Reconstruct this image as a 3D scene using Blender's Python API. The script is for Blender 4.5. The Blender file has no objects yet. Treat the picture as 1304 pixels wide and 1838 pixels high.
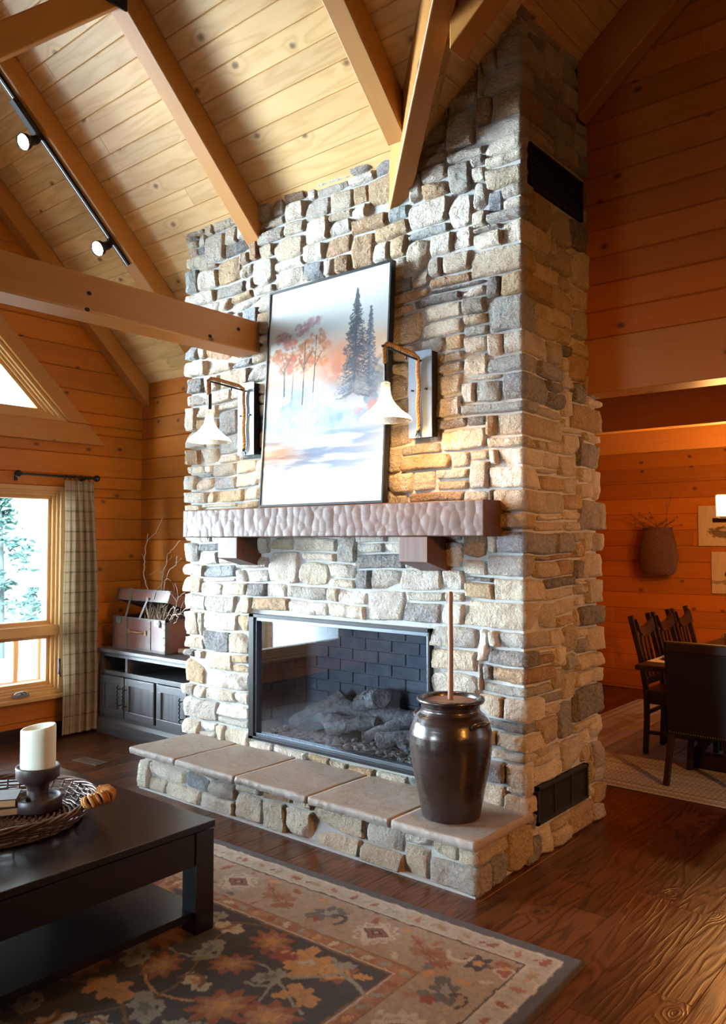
import bpy, bmesh, math, random
import numpy as np
from mathutils import Vector, Matrix, noise as mn
random.seed(7); rng = np.random.default_rng(7)
scene = bpy.context.scene
col = scene.collection
PI = math.pi

# ------------------------------------------------------------------ node helpers
class NT:
    def __init__(s, name):
        m = bpy.data.materials.new(name); m.use_nodes = True
        s.m = m; s.t = m.node_tree; s.t.nodes.clear()
        s.out = s.t.nodes.new('ShaderNodeOutputMaterial')
    def n(s, typ, ins=None, **kw):
        nd = s.t.nodes.new(typ)
        for k, v in kw.items(): setattr(nd, k, v)
        for k, v in (ins or {}).items():
            sock = nd.inputs[k]
            if isinstance(v, bpy.types.NodeSocket): s.t.links.new(v, sock)
            elif isinstance(v, bpy.types.Node): s.t.links.new(v.outputs[0], sock)
            else: sock.default_value = v
        return nd
    def math(s, op, a, b=0.0, c=0.0, clamp=False):
        nd = s.n('ShaderNodeMath', {0: a, 1: b, 2: c}, operation=op, use_clamp=clamp); return nd.outputs[0]
    def mix(s, f, a, b, blend='MIX'):
        nd = s.n('ShaderNodeMix', {'Factor': f}, data_type='RGBA', blend_type=blend)
        for i, v in ((6, a), (7, b)):
            if isinstance(v, bpy.types.NodeSocket): s.t.links.new(v, nd.inputs[i])
            else: nd.inputs[i].default_value = c4(v)
        return nd.outputs[2]
    def mapping(s, vec, scale=(1, 1, 1), loc=(0, 0, 0)):
        return s.n('ShaderNodeMapping', {'Vector': vec, 'Scale': scale, 'Location': loc}).outputs[0]
    def noise(s, vec, scale, detail=2.0, rough=.5, dist=0.0):
        return s.n('ShaderNodeTexNoise', {'Vector': vec, 'Scale': scale, 'Detail': detail, 'Roughness': rough, 'Distortion': dist}).outputs[0]
    def ramp(s, fac, stops):
        nd = s.n('ShaderNodeValToRGB', {'Fac': fac}); e = nd.color_ramp.elements
        while len(e) < len(stops): e.new(.5)
        for i, (p, c) in enumerate(stops): e[i].position = p; e[i].color = c4(c)
        return nd.outputs[0]
    def maprange(s, v, a, b, c=0.0, d=1.0):
        return s.n('ShaderNodeMapRange', {0: v, 1: a, 2: b, 3: c, 4: d}).outputs[0]
    def bsdf(s, base, rough=.5, bump=None, strength=.3, dist=.01, **kw):
        b = s.n('ShaderNodeBsdfPrincipled', {'Roughness': rough})
        if isinstance(base, bpy.types.NodeSocket): s.t.links.new(base, b.inputs['Base Color'])
        else: b.inputs['Base Color'].default_value = c4(base)
        for k, v in kw.items():
            k = k.replace('_', ' ')
            if isinstance(v, bpy.types.NodeSocket): s.t.links.new(v, b.inputs[k])
            else: b.inputs[k].default_value = v
        if bump is not None:
            bp = s.n('ShaderNodeBump', {'Height': bump, 'Strength': strength, 'Distance': dist})
            s.t.links.new(bp.outputs[0], b.inputs['Normal'])
        s.t.links.new(b.outputs[0], s.out.inputs[0]); return b
def c4(c): return tuple(c) if len(c) == 4 else (c[0], c[1], c[2], 1.0)
def plain(name, colr, rough=.5, metal=0.0, spec=.5, nscale=0, namt=.2, bscale=0, bstr=.3, bdist=.002, **kw):
    t = NT(name); tc = t.n('ShaderNodeTexCoord').outputs['Object']; base = c4(colr)
    if nscale:
        f = t.noise(tc, nscale, 3, .6)
        base = t.mix(f, [x * (1 - namt) for x in colr[:3]], [min(1, x * (1 + namt)) for x in colr[:3]])
    bump = t.noise(tc, bscale, 3, .6) if bscale else None
    t.bsdf(base, rough, bump, bstr, bdist, Metallic=metal, Specular_IOR_Level=spec, **kw); return t.m
def emit(name, colr, strength):
    t = NT(name); e = t.n('ShaderNodeEmission', {'Color': c4(colr), 'Strength': strength}); t.t.links.new(e.outputs[0], t.out.inputs[0]); return t.m

def wood(name, dark, light, line, rough=.45, rings=26, stretch=9.0, knots=.9, fine=.35, groove=.0, tintamt=.18, spec=.4, coat=0.0, bstr=.15, knotcol=(.10, .035, .012), warp=.25, contrast=.55):
    """wood whose grain follows the board's own length (UV in metres, u along the grain)"""
    t = NT(name)
    uv = t.n('ShaderNodeUVMap').outputs[0]
    tint = t.n('ShaderNodeAttribute', attribute_name='tint').outputs['Fac']
    off = t.n('ShaderNodeCombineXYZ', {0: t.math('MULTIPLY', tint, 37.0), 1: t.math('MULTIPLY', tint, 91.0), 2: 0.0}).outputs[0]
    p = t.n('ShaderNodeVectorMath', {0: uv, 1: off}, operation='ADD').outputs[0]
    # knots
    kv = t.n('ShaderNodeTexVoronoi', {'Vector': t.mapping(t.n('ShaderNodeVectorMath', {0: p, 1: t.n('ShaderNodeVectorMath', {0: t.n('ShaderNodeTexNoise', {'Vector': p, 'Scale': 22.0}).outputs[1], 1: (.018, .018, 0)}, operation='MULTIPLY').outputs[0]}, operation='ADD').outputs[0], (2.3, 3.2, 1)), 'Scale': 1.0, 'Randomness': 1.0}, voronoi_dimensions='2D')
    kd, kc = kv.outputs['Distance'], kv.outputs['Color']
    ksel = t.math('GREATER_THAN', t.n('ShaderNodeSeparateColor', {0: kc}).outputs[0], 1.0 - knots * .62)
    near = t.math('MULTIPLY', t.maprange(kd, .0, .30, 1.0, 0.0), ksel)
    knot = t.math('MULTIPLY', t.maprange(kd, .024, .075, 1.0, 0.0), ksel)
    # grain
    low = t.noise(t.mapping(p, (1.0, stretch, 1)), 1.0, 2, .5, warp)
    rr = t.math('ADD', low, t.math('MULTIPLY', t.math('POWER', near, 2.0), .35))
    ring = t.math('SINE', t.math('MULTIPLY', rr, rings * 2.0))
    ring = t.math('POWER', t.maprange(ring, -1, 1, 0, 1), 2.2)
    fn = t.noise(t.mapping(p, (6.0, 230.0, 1)), 1.0, 2, .6)
    f = t.math('ADD', t.math('MULTIPLY', ring, contrast), t.math('MULTIPLY', fn, fine), clamp=True)
    c = t.mix(f, light, dark)
    c = t.mix(t.math('MULTIPLY', t.noise(t.mapping(p, (1.0, 3.0, 1)), 1.2, 2), .55), c, line)
    c = t.mix(t.math('MULTIPLY', knot, .85), c, knotcol)
    tv = t.maprange(tint, 0, 1, 1 - tintamt, 1 + tintamt)
    c = t.n('ShaderNodeVectorMath', {0: c, 1: t.n('ShaderNodeCombineXYZ', {0: tv, 1: tv, 2: tv}).outputs[0]}, operation='MULTIPLY').outputs[0]
    h = t.math('ADD', t.math('MULTIPLY', ring, -.5), t.math('MULTIPLY', fn, -.6))
    t.bsdf(c, rough, h, bstr, .004, Specular_IOR_Level=spec, Coat_Weight=coat, Coat_Roughness=.15)
    return t.m

# ------------------------------------------------------------------ mesh builder
class MB:
    def __init__(s): s.v = []; s.f = []; s.uv = []; s.t = []; s.mi = []; s.sm = []
    def add(s, verts, faces, uvs=None, tint=None, mi=0, smooth=False):
        b = len(s.v); s.v += [tuple(v) for v in verts]
        for k, f in enumerate(faces):
            s.f.append([b + i for i in f]); s.mi.append(mi); s.sm.append(smooth)
            s.uv.append(uvs[k] if uvs else [(0, 0)] * len(f)); s.t.append(tint if tint is not None else .5)
    def hexa(s, c, tint=None, mi=0, axis=None, bev=0.0, smooth=False):
        """c: 8 corners: bottom 0-3 ccw, top 4-7; grain along 0->1 by default"""
        c = [Vector(x) for x in c]
        if tint is None: tint = random.random()
        faces = [(0, 3, 2, 1), (4, 5, 6, 7), (0, 1, 5, 4), (2, 3, 7, 6), (1, 2, 6, 5), (3, 0, 4, 7)]
        d = [(c[1] - c[0]), (c[3] - c[0]), (c[4] - c[0])]
        if axis is None: axis = max(range(3), key=lambda i: d[i].length)
        L = d[axis].normalized(); others = [d[i] for i in range(3) if i != axis]
        uvs = []
        o = random.random() * 3
        for f in faces:
            nrm = (c[f[1]] - c[f[0]]).cross(c[f[2]] - c[f[0]])
            if nrm.length > 1e-12: nrm.normalize()
            vv = nrm.cross(L)
            if vv.length < .3: vv = others[0].normalized(); LL = others[1].normalized()
            else: vv.normalize(); LL = L
            uvs.append([((c[i] - c[0]).dot(LL) + o, (c[i] - c[0]).dot(vv) + o * 2) for i in f])
        s.add(c, faces, uvs, tint, mi, smooth)
    def box(s, lo, hi, tint=None, mi=0, axis=None, M=None):
        x0, y0, z0 = lo; x1, y1, z1 = hi
        c = [(x0, y0, z0), (x1, y0, z0), (x1, y1, z0), (x0, y1, z0), (x0, y0, z1), (x1, y0, z1), (x1, y1, z1), (x0, y1, z1)]
        if M is not None: c = [M @ Vector(p) for p in c]
        s.hexa(c, tint, mi, axis)
    def bar(s, a, b, w, h, up=(0, 0, 1), tint=None, mi=0):
        """box beam from a to b, centred, width w sideways, h along up"""
        a = Vector(a); b = Vector(b); d = (b - a).normalized(); sd = d.cross(Vector(up)).normalized(); u = sd.cross(d).normalized()
        sw = sd * (w / 2); uh = u * (h / 2)
        c = [a - sw - uh, b - sw - uh, b + sw - uh, a + sw - uh, a - sw + uh, b - sw + uh, b + sw + uh, a + sw + uh]
        s.hexa(c, tint, mi, 0)
    def tube(s, pts, r, seg=8, mi=0, caps=True, tint=.5, closed=False):
        pts = [Vector(p) for p in pts]; n = len(pts)
        rs = r if hasattr(r, '__len__') else [r] * n
        prev = None; rings = []
        for i, p in enumerate(pts):
            if closed: d = pts[(i + 1) % n] - pts[i - 1]
            else: d = pts[min(i + 1, n - 1)] - pts[max(i - 1, 0)]
            if d.length < 1e-9: d = Vector((0, 0, 1))
            d.normalize()
            if prev is None:
                a = Vector((0, 0, 1)) if abs(d.z) < .9 else Vector((1, 0, 0))
                x = d.cross(a).normalized()
            else:
                x = prev - d * prev.dot(d); x.normalize()
            prev = x; y = d.cross(x)
            rings.append([p + (x * math.cos(2 * PI * k / seg) + y * math.sin(2 * PI * k / seg)) * rs[i] for k in range(seg)])
        vs = [v for rg in rings for v in rg]; fs = []; uv = []
        for i in range(n if closed else n - 1):
            j = (i + 1) % n
            for k in range(seg):
                k2 = (k + 1) % seg
                fs.append((i * seg + k, i * seg + k2, j * seg + k2, j * seg + k)); uv.append([(i * .02, k / seg * .1)] * 4)
        s.add(vs, fs, uv, tint, mi, True)
        if caps and not closed:
            s.add(rings[0][::-1], [tuple(range(seg))], None, tint, mi); s.add(rings[-1], [tuple(range(seg))], None, tint, mi)
    def lathe(s, prof, c=(0, 0, 0), seg=40, mi=0, tint=.5, smooth=True, axis='z', M=None):
        vs = []; fs = []; uv = []; n = len(prof)
        for r, z in prof:
            for k in range(seg):
                a = 2 * PI * k / seg; p = Vector((r * math.cos(a), r * math.sin(a), z))
                if M is not None: p = M @ p
                vs.append(p + Vector(c))
        for i in range(n - 1):
            for k in range(seg):
                k2 = (k + 1) % seg
                fs.append((i * seg + k, i * seg + k2, (i + 1) * seg + k2, (i + 1) * seg + k))
                uv.append([(k / seg, i / n)] * 4)
        s.add(vs, fs, uv, tint, mi, smooth)
    def disc(s, c, r, n=(0, 0, 1), seg=24, mi=0):
        n = Vector(n).normalized(); a = Vector((0, 0, 1)) if abs(n.z) < .9 else Vector((1, 0, 0)); x = n.cross(a).normalized(); y = n.cross(x)
        s.add([Vector(c) + (x * math.cos(2 * PI * k / seg) + y * math.sin(2 * PI * k / seg)) * r for k in range(seg)], [tuple(range(seg))], None, .5, mi)
    def ball(s, c, r, seg=12, mi=0, sc=(1, 1, 1)):
        prof = [(max(1e-4, r * math.sin(PI * i / (seg // 2 + 2))), -r * math.cos(PI * i / (seg // 2 + 2))) for i in range(seg // 2 + 3)]
        s.lathe(prof, c, seg, mi, M=Matrix.Diagonal((sc[0], sc[1], sc[2])))
    def build(s, name, mats, parent=None, bevel=0.0, bseg=2, **tags):
        me = bpy.data.meshes.new(name)
        me.from_pydata([tuple(v) for v in s.v], [], s.f)
        if not isinstance(mats, (list, tuple)): mats = [mats]
        for m in mats: me.materials.append(m)
        me.polygons.foreach_set('material_index', s.mi); me.polygons.foreach_set('use_smooth', s.sm)
        ul = me.uv_layers.new(name='UVMap'); flat = [x for f in s.uv for p in f for x in p]; ul.data.foreach_set('uv', flat)
        at = me.attributes.new('tint', 'FLOAT', 'FACE'); at.data.foreach_set('value', s.t)
        me.update()
        o = bpy.data.objects.new(name, me); col.objects.link(o)
        if parent is not None: o.parent = parent
        if bevel:
            b = o.modifiers.new('b', 'BEVEL'); b.width = bevel; b.segments = bseg; b.limit_method = 'ANGLE'; b.angle_limit = 1.0
        for k, v in tags.items(): o[k] = v
        return o
def tag(o, label=None, cat=None, group=None, kind=None):
    if label: o['label'] = label
    if cat: o['category'] = cat
    if group: o['group'] = group
    if kind: o['kind'] = kind
    return o
def empty(name, loc=(0, 0, 0), rz=0, label=None, cat=None, group=None):
    o = bpy.data.objects.new(name, None); col.objects.link(o); o.location = loc; o.rotation_euler = (0, 0, rz); o.empty_display_size = .1
    return tag(o, label, cat, group)
def kids(o): return [c for c in bpy.data.objects if c.parent == o]
def copy_tree(o, parent=None):
    c = o.copy(); col.objects.link(c); c.parent = parent
    for ch in kids(o): copy_tree(ch, c)
    return c
def grid_obj(name, P, mats, parent=None, cols=None, smooth=True, uv=None):
    """P: (n,m,3) numpy grid of points"""
    n, m = P.shape[:2]; idx = np.arange(n * m).reshape(n, m)
    q = np.stack([idx[:-1, :-1], idx[:-1, 1:], idx[1:, 1:], idx[1:, :-1]], -1).reshape(-1, 4)
    return raw_obj(name, P.reshape(-1, 3), q, mats, parent, None if cols is None else cols.reshape(-1, cols.shape[-1]), smooth, None if uv is None else uv.reshape(-1, 2))
def raw_obj(name, V, Q, mats, parent=None, cols=None, smooth=True, uv=None):
    me = bpy.data.meshes.new(name); nv, nq = len(V), len(Q)
    me.vertices.add(nv); me.vertices.foreach_set('co', np.asarray(V, np.float32).ravel())
    me.loops.add(nq * 4); me.loops.foreach_set('vertex_index', np.asarray(Q, np.int32).ravel())
    me.polygons.add(nq); me.polygons.foreach_set('loop_start', np.arange(0, nq * 4, 4, dtype=np.int32))
    if not isinstance(mats, (list, tuple)): mats = [mats]
    for mm in mats: me.materials.append(mm)
    me.polygons.foreach_set('use_smooth', np.full(nq, smooth))
    me.update(calc_edges=True)
    if cols is not None:
        a = me.color_attributes.new('Col', 'FLOAT_COLOR', 'POINT'); c = np.ones((nv, 4), np.float32); c[:, :cols.shape[1]] = cols; a.data.foreach_set('color', c.ravel())
    if uv is not None:
        ul = me.uv_layers.new(name='UVMap'); ul.data.foreach_set('uv', np.asarray(uv, np.float32)[np.asarray(Q).ravel()].ravel())
    o = bpy.data.objects.new(name, me); col.objects.link(o)
    if parent is not None: o.parent = parent
    return o

# ------------------------------------------------------------------ materials
M = {}
M['ceil'] = wood('pine_ceiling', (.55, .31, .10), (.83, .57, .27), (.72, .43, .16), rough=.42, rings=15, knots=.95, tintamt=.10, contrast=.48, fine=.3, knotcol=(.13, .05, .015))
M['wall'] = wood('pine_log_wall', (.36, .10, .008), (.52, .17, .014), (.43, .125, .010), rough=.45, rings=12, knots=.8, tintamt=.14, contrast=.3, fine=.2, knotcol=(.08, .022, .006))
M['beam'] = wood('stained_beam', (.38, .15, .03), (.50, .225, .052), (.44, .18, .04), rough=.42, rings=10, knots=.3, tintamt=.06, contrast=.3, fine=.25, knotcol=(.05, .015, .006))
M['frame'] = wood('window_wood', (.50, .27, .09), (.66, .40, .16), (.58, .33, .12), rough=.35, rings=8, knots=0, tintamt=.05, contrast=.25, fine=.25)
M['floor'] = wood('dark_oak_floor', (.030, .009, .003), (.115, .040, .013), (.075, .025, .008), rough=.28, rings=34, stretch=7, knots=.2, tintamt=.32, contrast=.8, fine=.3, spec=.5, bstr=.3, knotcol=(.02, .008, .004))
M['deck'] = wood('deck_pine', (.30, .20, .10), (.42, .31, .17), (.36, .25, .13), rough=.7, rings=10, knots=.5)
M['cab'] = wood('grey_stained_wood', (.045, .045, .05), (.13, .13, .14), (.085, .08, .08), rough=.4, rings=9, stretch=14, knots=0, contrast=.5, fine=.5, tintamt=.1)
M['table'] = wood('espresso_wood', (.004, .0022, .002), (.011, .006, .005), (.007, .004, .0035), rough=.28, rings=8, stretch=14, knots=0, contrast=.4, fine=.4, tintamt=.05, spec=.5, bstr=.03)
M['dining'] = wood('dark_chair_wood', (.010, .004, .0025), (.034, .013, .006), (.02, .008, .004), rough=.35, rings=9, knots=0, contrast=.5, fine=.3)
M['mantel'] = wood('hewn_mantel_wood', (.065, .028, .018), (.12, .058, .038), (.09, .042, .026), rough=.48, rings=8, stretch=16, knots=0, contrast=.4, fine=.5, tintamt=.02, spec=.4)
M['stick'] = wood('worn_stick', (.16, .07, .035), (.28, .14, .08), (.2, .1, .05), rough=.5, knots=0)
M['black'] = plain('black_metal', (.012, .012, .013), .35, 0.3)
M['blackm'] = plain('matt_black', (.004, .004, .004), .8)
M['iron'] = plain('dark_iron', (.03, .03, .034), .3, .8)
M['chrome'] = plain('brushed_steel', (.55, .56, .58), .25, 1.0)
M['leather'] = plain('black_leather', (.006, .004, .004), .45, bscale=160, bstr=.2)
M['brass'] = plain('aged_brass', (.35, .24, .1), .35, .9)
M['candle'] = plain('ivory_wax', (.78, .82, .70), .45)
M['holder'] = plain('dark_turned_wood', (.035, .02, .018), .42, bscale=40, bstr=.1)
M['mortar'] = plain('mortar', (.42, .42, .41), .95, nscale=14, namt=.22, bscale=70, bstr=.7, bdist=.006)
M['rope'] = None
M['white'] = plain('off_white', (.75, .74, .7), .5)
M['plate'] = plain('cream_ceramic', (.6, .5, .36), .25)
M['mug'] = plain('glazed_mug', (.30, .34, .34), .25, nscale=40, namt=.7)
M['cloth'] = plain('place_mat', (.5, .45, .42), .9, bscale=200)
M['teal'] = plain('conifer_needles', (.045, .11, .095), .9)
M['bark'] = plain('bark', (.06, .085, .08), .9)
M['ground'] = plain('pale_ground', (.55, .56, .55), .95, nscale=.6, namt=.2)
M['book'] = plain('book_cover', (.035, .02, .018), .35)
M['page'] = plain('book_pages', (.36, .2, .09), .8, bscale=300, bstr=.5)

def rope_mat():
    t = NT('jute_rope'); uv = t.n('ShaderNodeTexCoord').outputs['Object']
    w = t.noise(uv, 130, 3, .6)
    t.bsdf(t.mix(w, (.22, .11, .04), (.55, .33, .15)), .9, w, .8, .004); return t.m
M['rope'] = rope_mat()
def wicker_mat(name, a, b, rough=.4):
    t = NT(name); tc = t.n('ShaderNodeTexCoord').outputs['Object']; w = t.noise(tc, 45, 3, .6)
    t.bsdf(t.mix(w, a, b), rough, t.noise(tc, 200, 2), .4, .002); return t.m
M['wicker'] = wicker_mat('dark_wicker', (.035, .014, .008), (.13, .05, .022), .32)
M['wicker2'] = wicker_mat('tan_wicker', (.06, .024, .008), (.19, .085, .03), .6)
M['twig'] = wicker_mat('pale_twig', (.36, .25, .17), (.62, .5, .4), .6)
M['grass'] = wicker_mat('dried_grass', (.35, .27, .18), (.6, .5, .38), .9)

def stone_mat():
    t = NT('field_stone'); tc = t.n('ShaderNodeTexCoord').outputs['Object']
    c = t.n('ShaderNodeAttribute', attribute_name='Col').outputs['Color']
    n1 = t.noise(tc, 9, 4, .62); n2 = t.noise(tc, 55, 4, .7); n3 = t.noise(tc, 170, 2, .6)
    base = t.mix(t.maprange(n1, .4, .75), c, t.mix(.6, c, (.40, .27, .15)))
    base = t.mix(t.maprange(n2, .4, .62, .0, .5), base, t.mix(.5, c, (.78, .74, .66)))
    base = t.mix(t.maprange(n3, .52, .70, 0, .55), base, t.mix(.35, (.10, .085, .07), c))
    vor = t.n('ShaderNodeTexVoronoi', {'Vector': tc, 'Scale': 26.0}, feature='F1').outputs['Distance']
    h = t.math('ADD', t.math('MULTIPLY', n2, 1.5), t.math('ADD', t.math('MULTIPLY', n1, 1.2), t.math('ADD', t.math('MULTIPLY', n3, .5), t.math('MULTIPLY', vor, .5))))
    t.bsdf(base, .88, h, 1.0, .02, Specular_IOR_Level=.25); return t.m
M['stone'] = stone_mat()
def slab_mat():
    t = NT('hearth_flagstone'); tc = t.n('ShaderNodeTexCoord').outputs['Object']
    n1 = t.noise(tc, 3.2, 5, .62, .6); n2 = t.noise(tc, 40, 4, .7)
    vein = t.maprange(t.math('ABSOLUTE', t.math('SUBTRACT', t.noise(tc, 5, 4, .6, 1.5), .5)), 0, .012, .55, 0)
    b = t.mix(n1, (.20, .17, .15), (.36, .30, .25)); b = t.mix(t.maprange(n2, .3, .8, 0, .5), b, (.26, .25, .25)); b = t.mix(vein, b, (.06, .045, .04))
    t.bsdf(b, .62, t.math('ADD', n1, t.math('MULTIPLY', n2, .4)), .55, .01); return t.m
M['slab'] = slab_mat()
def vcol_mat(name, rough=.9, bscale=0, bstr=.5, bdist=.004, spec=.3, sheen=0.0, blotch=0.0):
    t = NT(name); tc = t.n('ShaderNodeTexCoord').outputs['Object']
    c = t.n('ShaderNodeAttribute', attribute_name='Col').outputs['Color']
    if blotch:
        nn = t.noise(tc, 130, 3, .7); c = t.mix(t.maprange(nn, .3, .7, 0, blotch), c, t.mix(.5, c, (.02, .015, .012)))
    t.bsdf(c, rough, t.noise(tc, bscale, 3, .7) if bscale else None, bstr, bdist, Specular_IOR_Level=spec, Sheen_Weight=sheen); return t.m
M['rug'] = vcol_mat('tufted_wool', .95, 260, .9, .006, .15, .2, .45)
M['paint'] = vcol_mat('printed_canvas', .55, 0)
M['curtain'] = vcol_mat('plaid_linen', .9, 400, .3, .002, .2)
M['braid'] = vcol_mat('braided_wool', .95, 220, .6, .004, .15)
M['printm'] = vcol_mat('printed_board', .8, 300, .2, .001)
def crock_mat():
    t = NT('salt_glaze'); tc = t.n('ShaderNodeTexCoord').outputs['Object']
    n = t.noise(t.mapping(tc, (2, 2, 26)), 1.5, 4, .6); n2 = t.noise(tc, 7, 4, .65)
    b = t.mix(n2, (.006, .004, .0035), (.030, .013, .008)); b = t.mix(t.maprange(n, .5, .8, 0, .5), b, (.05, .02, .010))
    t.bsdf(b, t.maprange(n2, .3, .7, .20, .38), t.math('ADD', n, t.math('MULTIPLY', t.noise(tc, 60, 2), .3)), .35, .006, Coat_Weight=.5, Coat_Roughness=.18); return t.m
M['crock'] = crock_mat()
def trunk_mat():
    t = NT('brown_leatherette'); tc = t.n('ShaderNodeTexCoord').outputs['Object']; n = t.noise(tc, 9, 4, .6)
    t.bsdf(t.mix(n, (.13, .045, .03), (.26, .10, .065)), .38, t.noise(tc, 120, 2), .25, .002); return t.m
M['trunk'] = trunk_mat(); M['strap'] = plain('strap_leather', (.12, .08, .065), .4, nscale=30, namt=.3)
M['trunkin'] = plain('trunk_lining', (.02, .012, .01), .9)
def glass_mat(name, refl=.12, tintc=(1, 1, 1), rough=0.0):
    t = NT(name); fr = t.n('ShaderNodeFresnel', {'IOR': 1.45}).outputs[0]
    tr = t.n('ShaderNodeBsdfTransparent', {'Color': c4(tintc)}); gl = t.n('ShaderNodeBsdfGlossy', {'Color': (1, 1, 1, 1), 'Roughness': rough})
    mx = t.n('ShaderNodeMixShader', {0: t.math('MULTIPLY', fr, refl * 8, clamp=True), 1: tr, 2: gl}); t.t.links.new(mx.outputs[0], t.out.inputs[0]); return t.m
M['pane'] = glass_mat('window_glass', .06)
M['fpglass'] = glass_mat('firebox_glass', .05, (.80, .84, .9), .02)
def seeded():
    t = NT('seeded_glass'); tc = t.n('ShaderNodeTexCoord').outputs['Object']; n = t.noise(tc, 90, 3, .7)
    tr = t.n('ShaderNodeBsdfTransparent', {'Color': (.99, .98, .95, 1)}); gl = t.n('ShaderNodeBsdfGlossy', {'Color': (1, 1, 1, 1), 'Roughness': .12})
    tl = t.n('ShaderNodeBsdfTranslucent', {'Color': (1, .93, .8, 1)})
    a = t.n('ShaderNodeMixShader', {0: t.maprange(n, .35, .65, .22, .75), 1: tr, 2: tl}); b = t.n('ShaderNodeMixShader', {0: .12, 1: a, 2: gl})
    t.t.links.new(b.outputs[0], t.out.inputs[0]); return t.m
M['seeded'] = seeded()
M['bulb'] = emit('warm_bulb', (1, .72, .42), 60); M['bulbw'] = emit('spot_bulb', (1, .86, .66), 30); M['bulbs'] = emit('sconce_bulb', (1, .78, .48), 130)
M['plateblue'] = plain('grey_enamel_plate', (.24, .31, .40), .3, .5)
M['firebrick'] = plain('firebox_brick', (.17, .175, .19), .9, nscale=12, namt=.5, bscale=30, bstr=.8)
M['log'] = plain('ceramic_log', (.33, .29, .25), .9, nscale=30, namt=.95, bscale=45, bstr=1.0, bdist=.03)
M['frameblack'] = plain('satin_black_frame', (.02, .02, .023), .3, .2)
M['steel'] = plain('grey_steel_trim', (.22, .26, .31), .25, .9)

# ------------------------------------------------------------------ room geometry constants
XL, YB, XR, YS = -6.28, 4.37, 5.2, -2.6
CA = 7.40                       # ceiling over the left part: z = CA - y
def zA(y): return CA - y
KB = .8; ZB0 = 4.34; XC = -1.93
def zB(x): return ZB0 + KB * (x - XC)
YR = .9; ZR = zA(YR); XRI = XC + (ZR - ZB0) / KB     # both ridges meet at this height
def xval(y): return XC + (zA(y) - ZB0) / KB

def board_face(mb, O, U, V, N, u0b, u1b, u0t, u1t, v0, v1, th=.04, g=.006, cd=.008, mi=0):
    """one board with chamfered long edges; O origin, U along, V across, N outward; slanted ends allowed"""
    def lerp(a, b, v): return a + (b - a) * ((v - v0) / (v1 - v0))
    prof = [(v0, -th), (v0, -cd), (v0 + g, 0), (v1 - g, 0), (v1, -cd), (v1, -th)]
    off = random.random() * 5; tint = random.random()
    vs = []; 
    for v, d in prof:
        for ub, ut in ((u0b, u0t), (u1b, u1t)):
            u = lerp(ub, ut, v); vs.append(O + U * u + V * v + N * d)
    fs = []; uv = []
    for i in range(5):
        fs.append((2 * i, 2 * i + 1, 2 * i + 3, 2 * i + 2))
        a0, a1 = prof[i][0] + prof[i][1], prof[i + 1][0] + prof[i + 1][1]
        uv.append([(lerp(u0b, u0t, prof[i][0]) + off, a0 + off), (lerp(u1b, u1t, prof[i][0]) + off, a0 + off), (lerp(u1b, u1t, prof[i + 1][0]) + off, a1 + off), (lerp(u0b, u0t, prof[i + 1][0]) + off, a1 + off)])
    fs.append((0, 10, 11, 1)); uv.append([(0, 0)] * 4)
    fs.append((0, 2, 4, 6, 8, 10)); uv.append([(0, 0)] * 6); fs.append((11, 9, 7, 5, 3, 1)); uv.append([(0, 0)] * 6)
    mb.add(vs, fs, uv, tint, mi)

def planks(mb, O, U, V, N, v0, v1, pitch, spans, phase=0.0, seglen=(2.2, 4.2), th=.04, g=.006, cd=.008):
    """spans(va, vb) -> list of (u0_at_va, u1_at_va, u0_at_vb, u1_at_vb)"""
    O, U, V, N = map(Vector, (O, U, V, N))
    k = math.floor((v0 - phase) / pitch)
    while True:
        a = phase + k * pitch; b = a + pitch; k += 1
        if a >= v1 - 1e-4: break
        a = max(a, v0); b = min(b, v1)
        if b - a < .012: continue
        for (p, q, r, s_) in spans(a, b):
            # random butt joints
            u = min(p, r); end = max(q, s_); first = True; cuts = []
            x = u + random.uniform(.4, seglen[1])
            while x < end - .5: cuts.append(x); x += random.uniform(*seglen)
            lo_a, lo_b = p, r
            for c in cuts:
                if c < max(lo_a, lo_b) + .15 or c > min(q, s_) - .15: continue
                board_face(mb, O, U, V, N, lo_a, c - .001, lo_b, c - .001, a, b, th, g, cd); lo_a = lo_b = c + .001
            board_face(mb, O, U, V, N, lo_a, q, lo_b, s_, a, b, th, g, cd)

def cut(intervals, holes):
    """remove (h0,h1) pairs from [(a,b)]"""
    out = intervals
    for h0, h1 in holes:
        nx = []
        for a, b in out:
            if h1 <= a or h0 >= b: nx.append((a, b)); continue
            if h0 > a: nx.append((a, h0))
            if h1 < b: nx.append((h1, b))
        out = nx
    return out

# ---- floor (boards run along Y)
mb = MB()
planks(mb, (0, 0, 0), (0, 1, 0), (1, 0, 0), (0, 0, 1), XL - .3, XR, .165, lambda a, b: [(YS - .2, 9.0, YS - .2, 9.0)], phase=.055, seglen=(.9, 2.2), th=.03, g=.002, cd=.0018)
fl = mb.build('floor', M['floor'], kind='structure')
mb = MB(); mb.box((XL - .3, YS - .3, -.2), (XR + .2, 9.0, -.028)); tag(mb.build('floor_slab', M['blackm']), kind='structure')
# ---- ceiling over the left part
mb = MB(); s2 = math.sqrt(.5)
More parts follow.
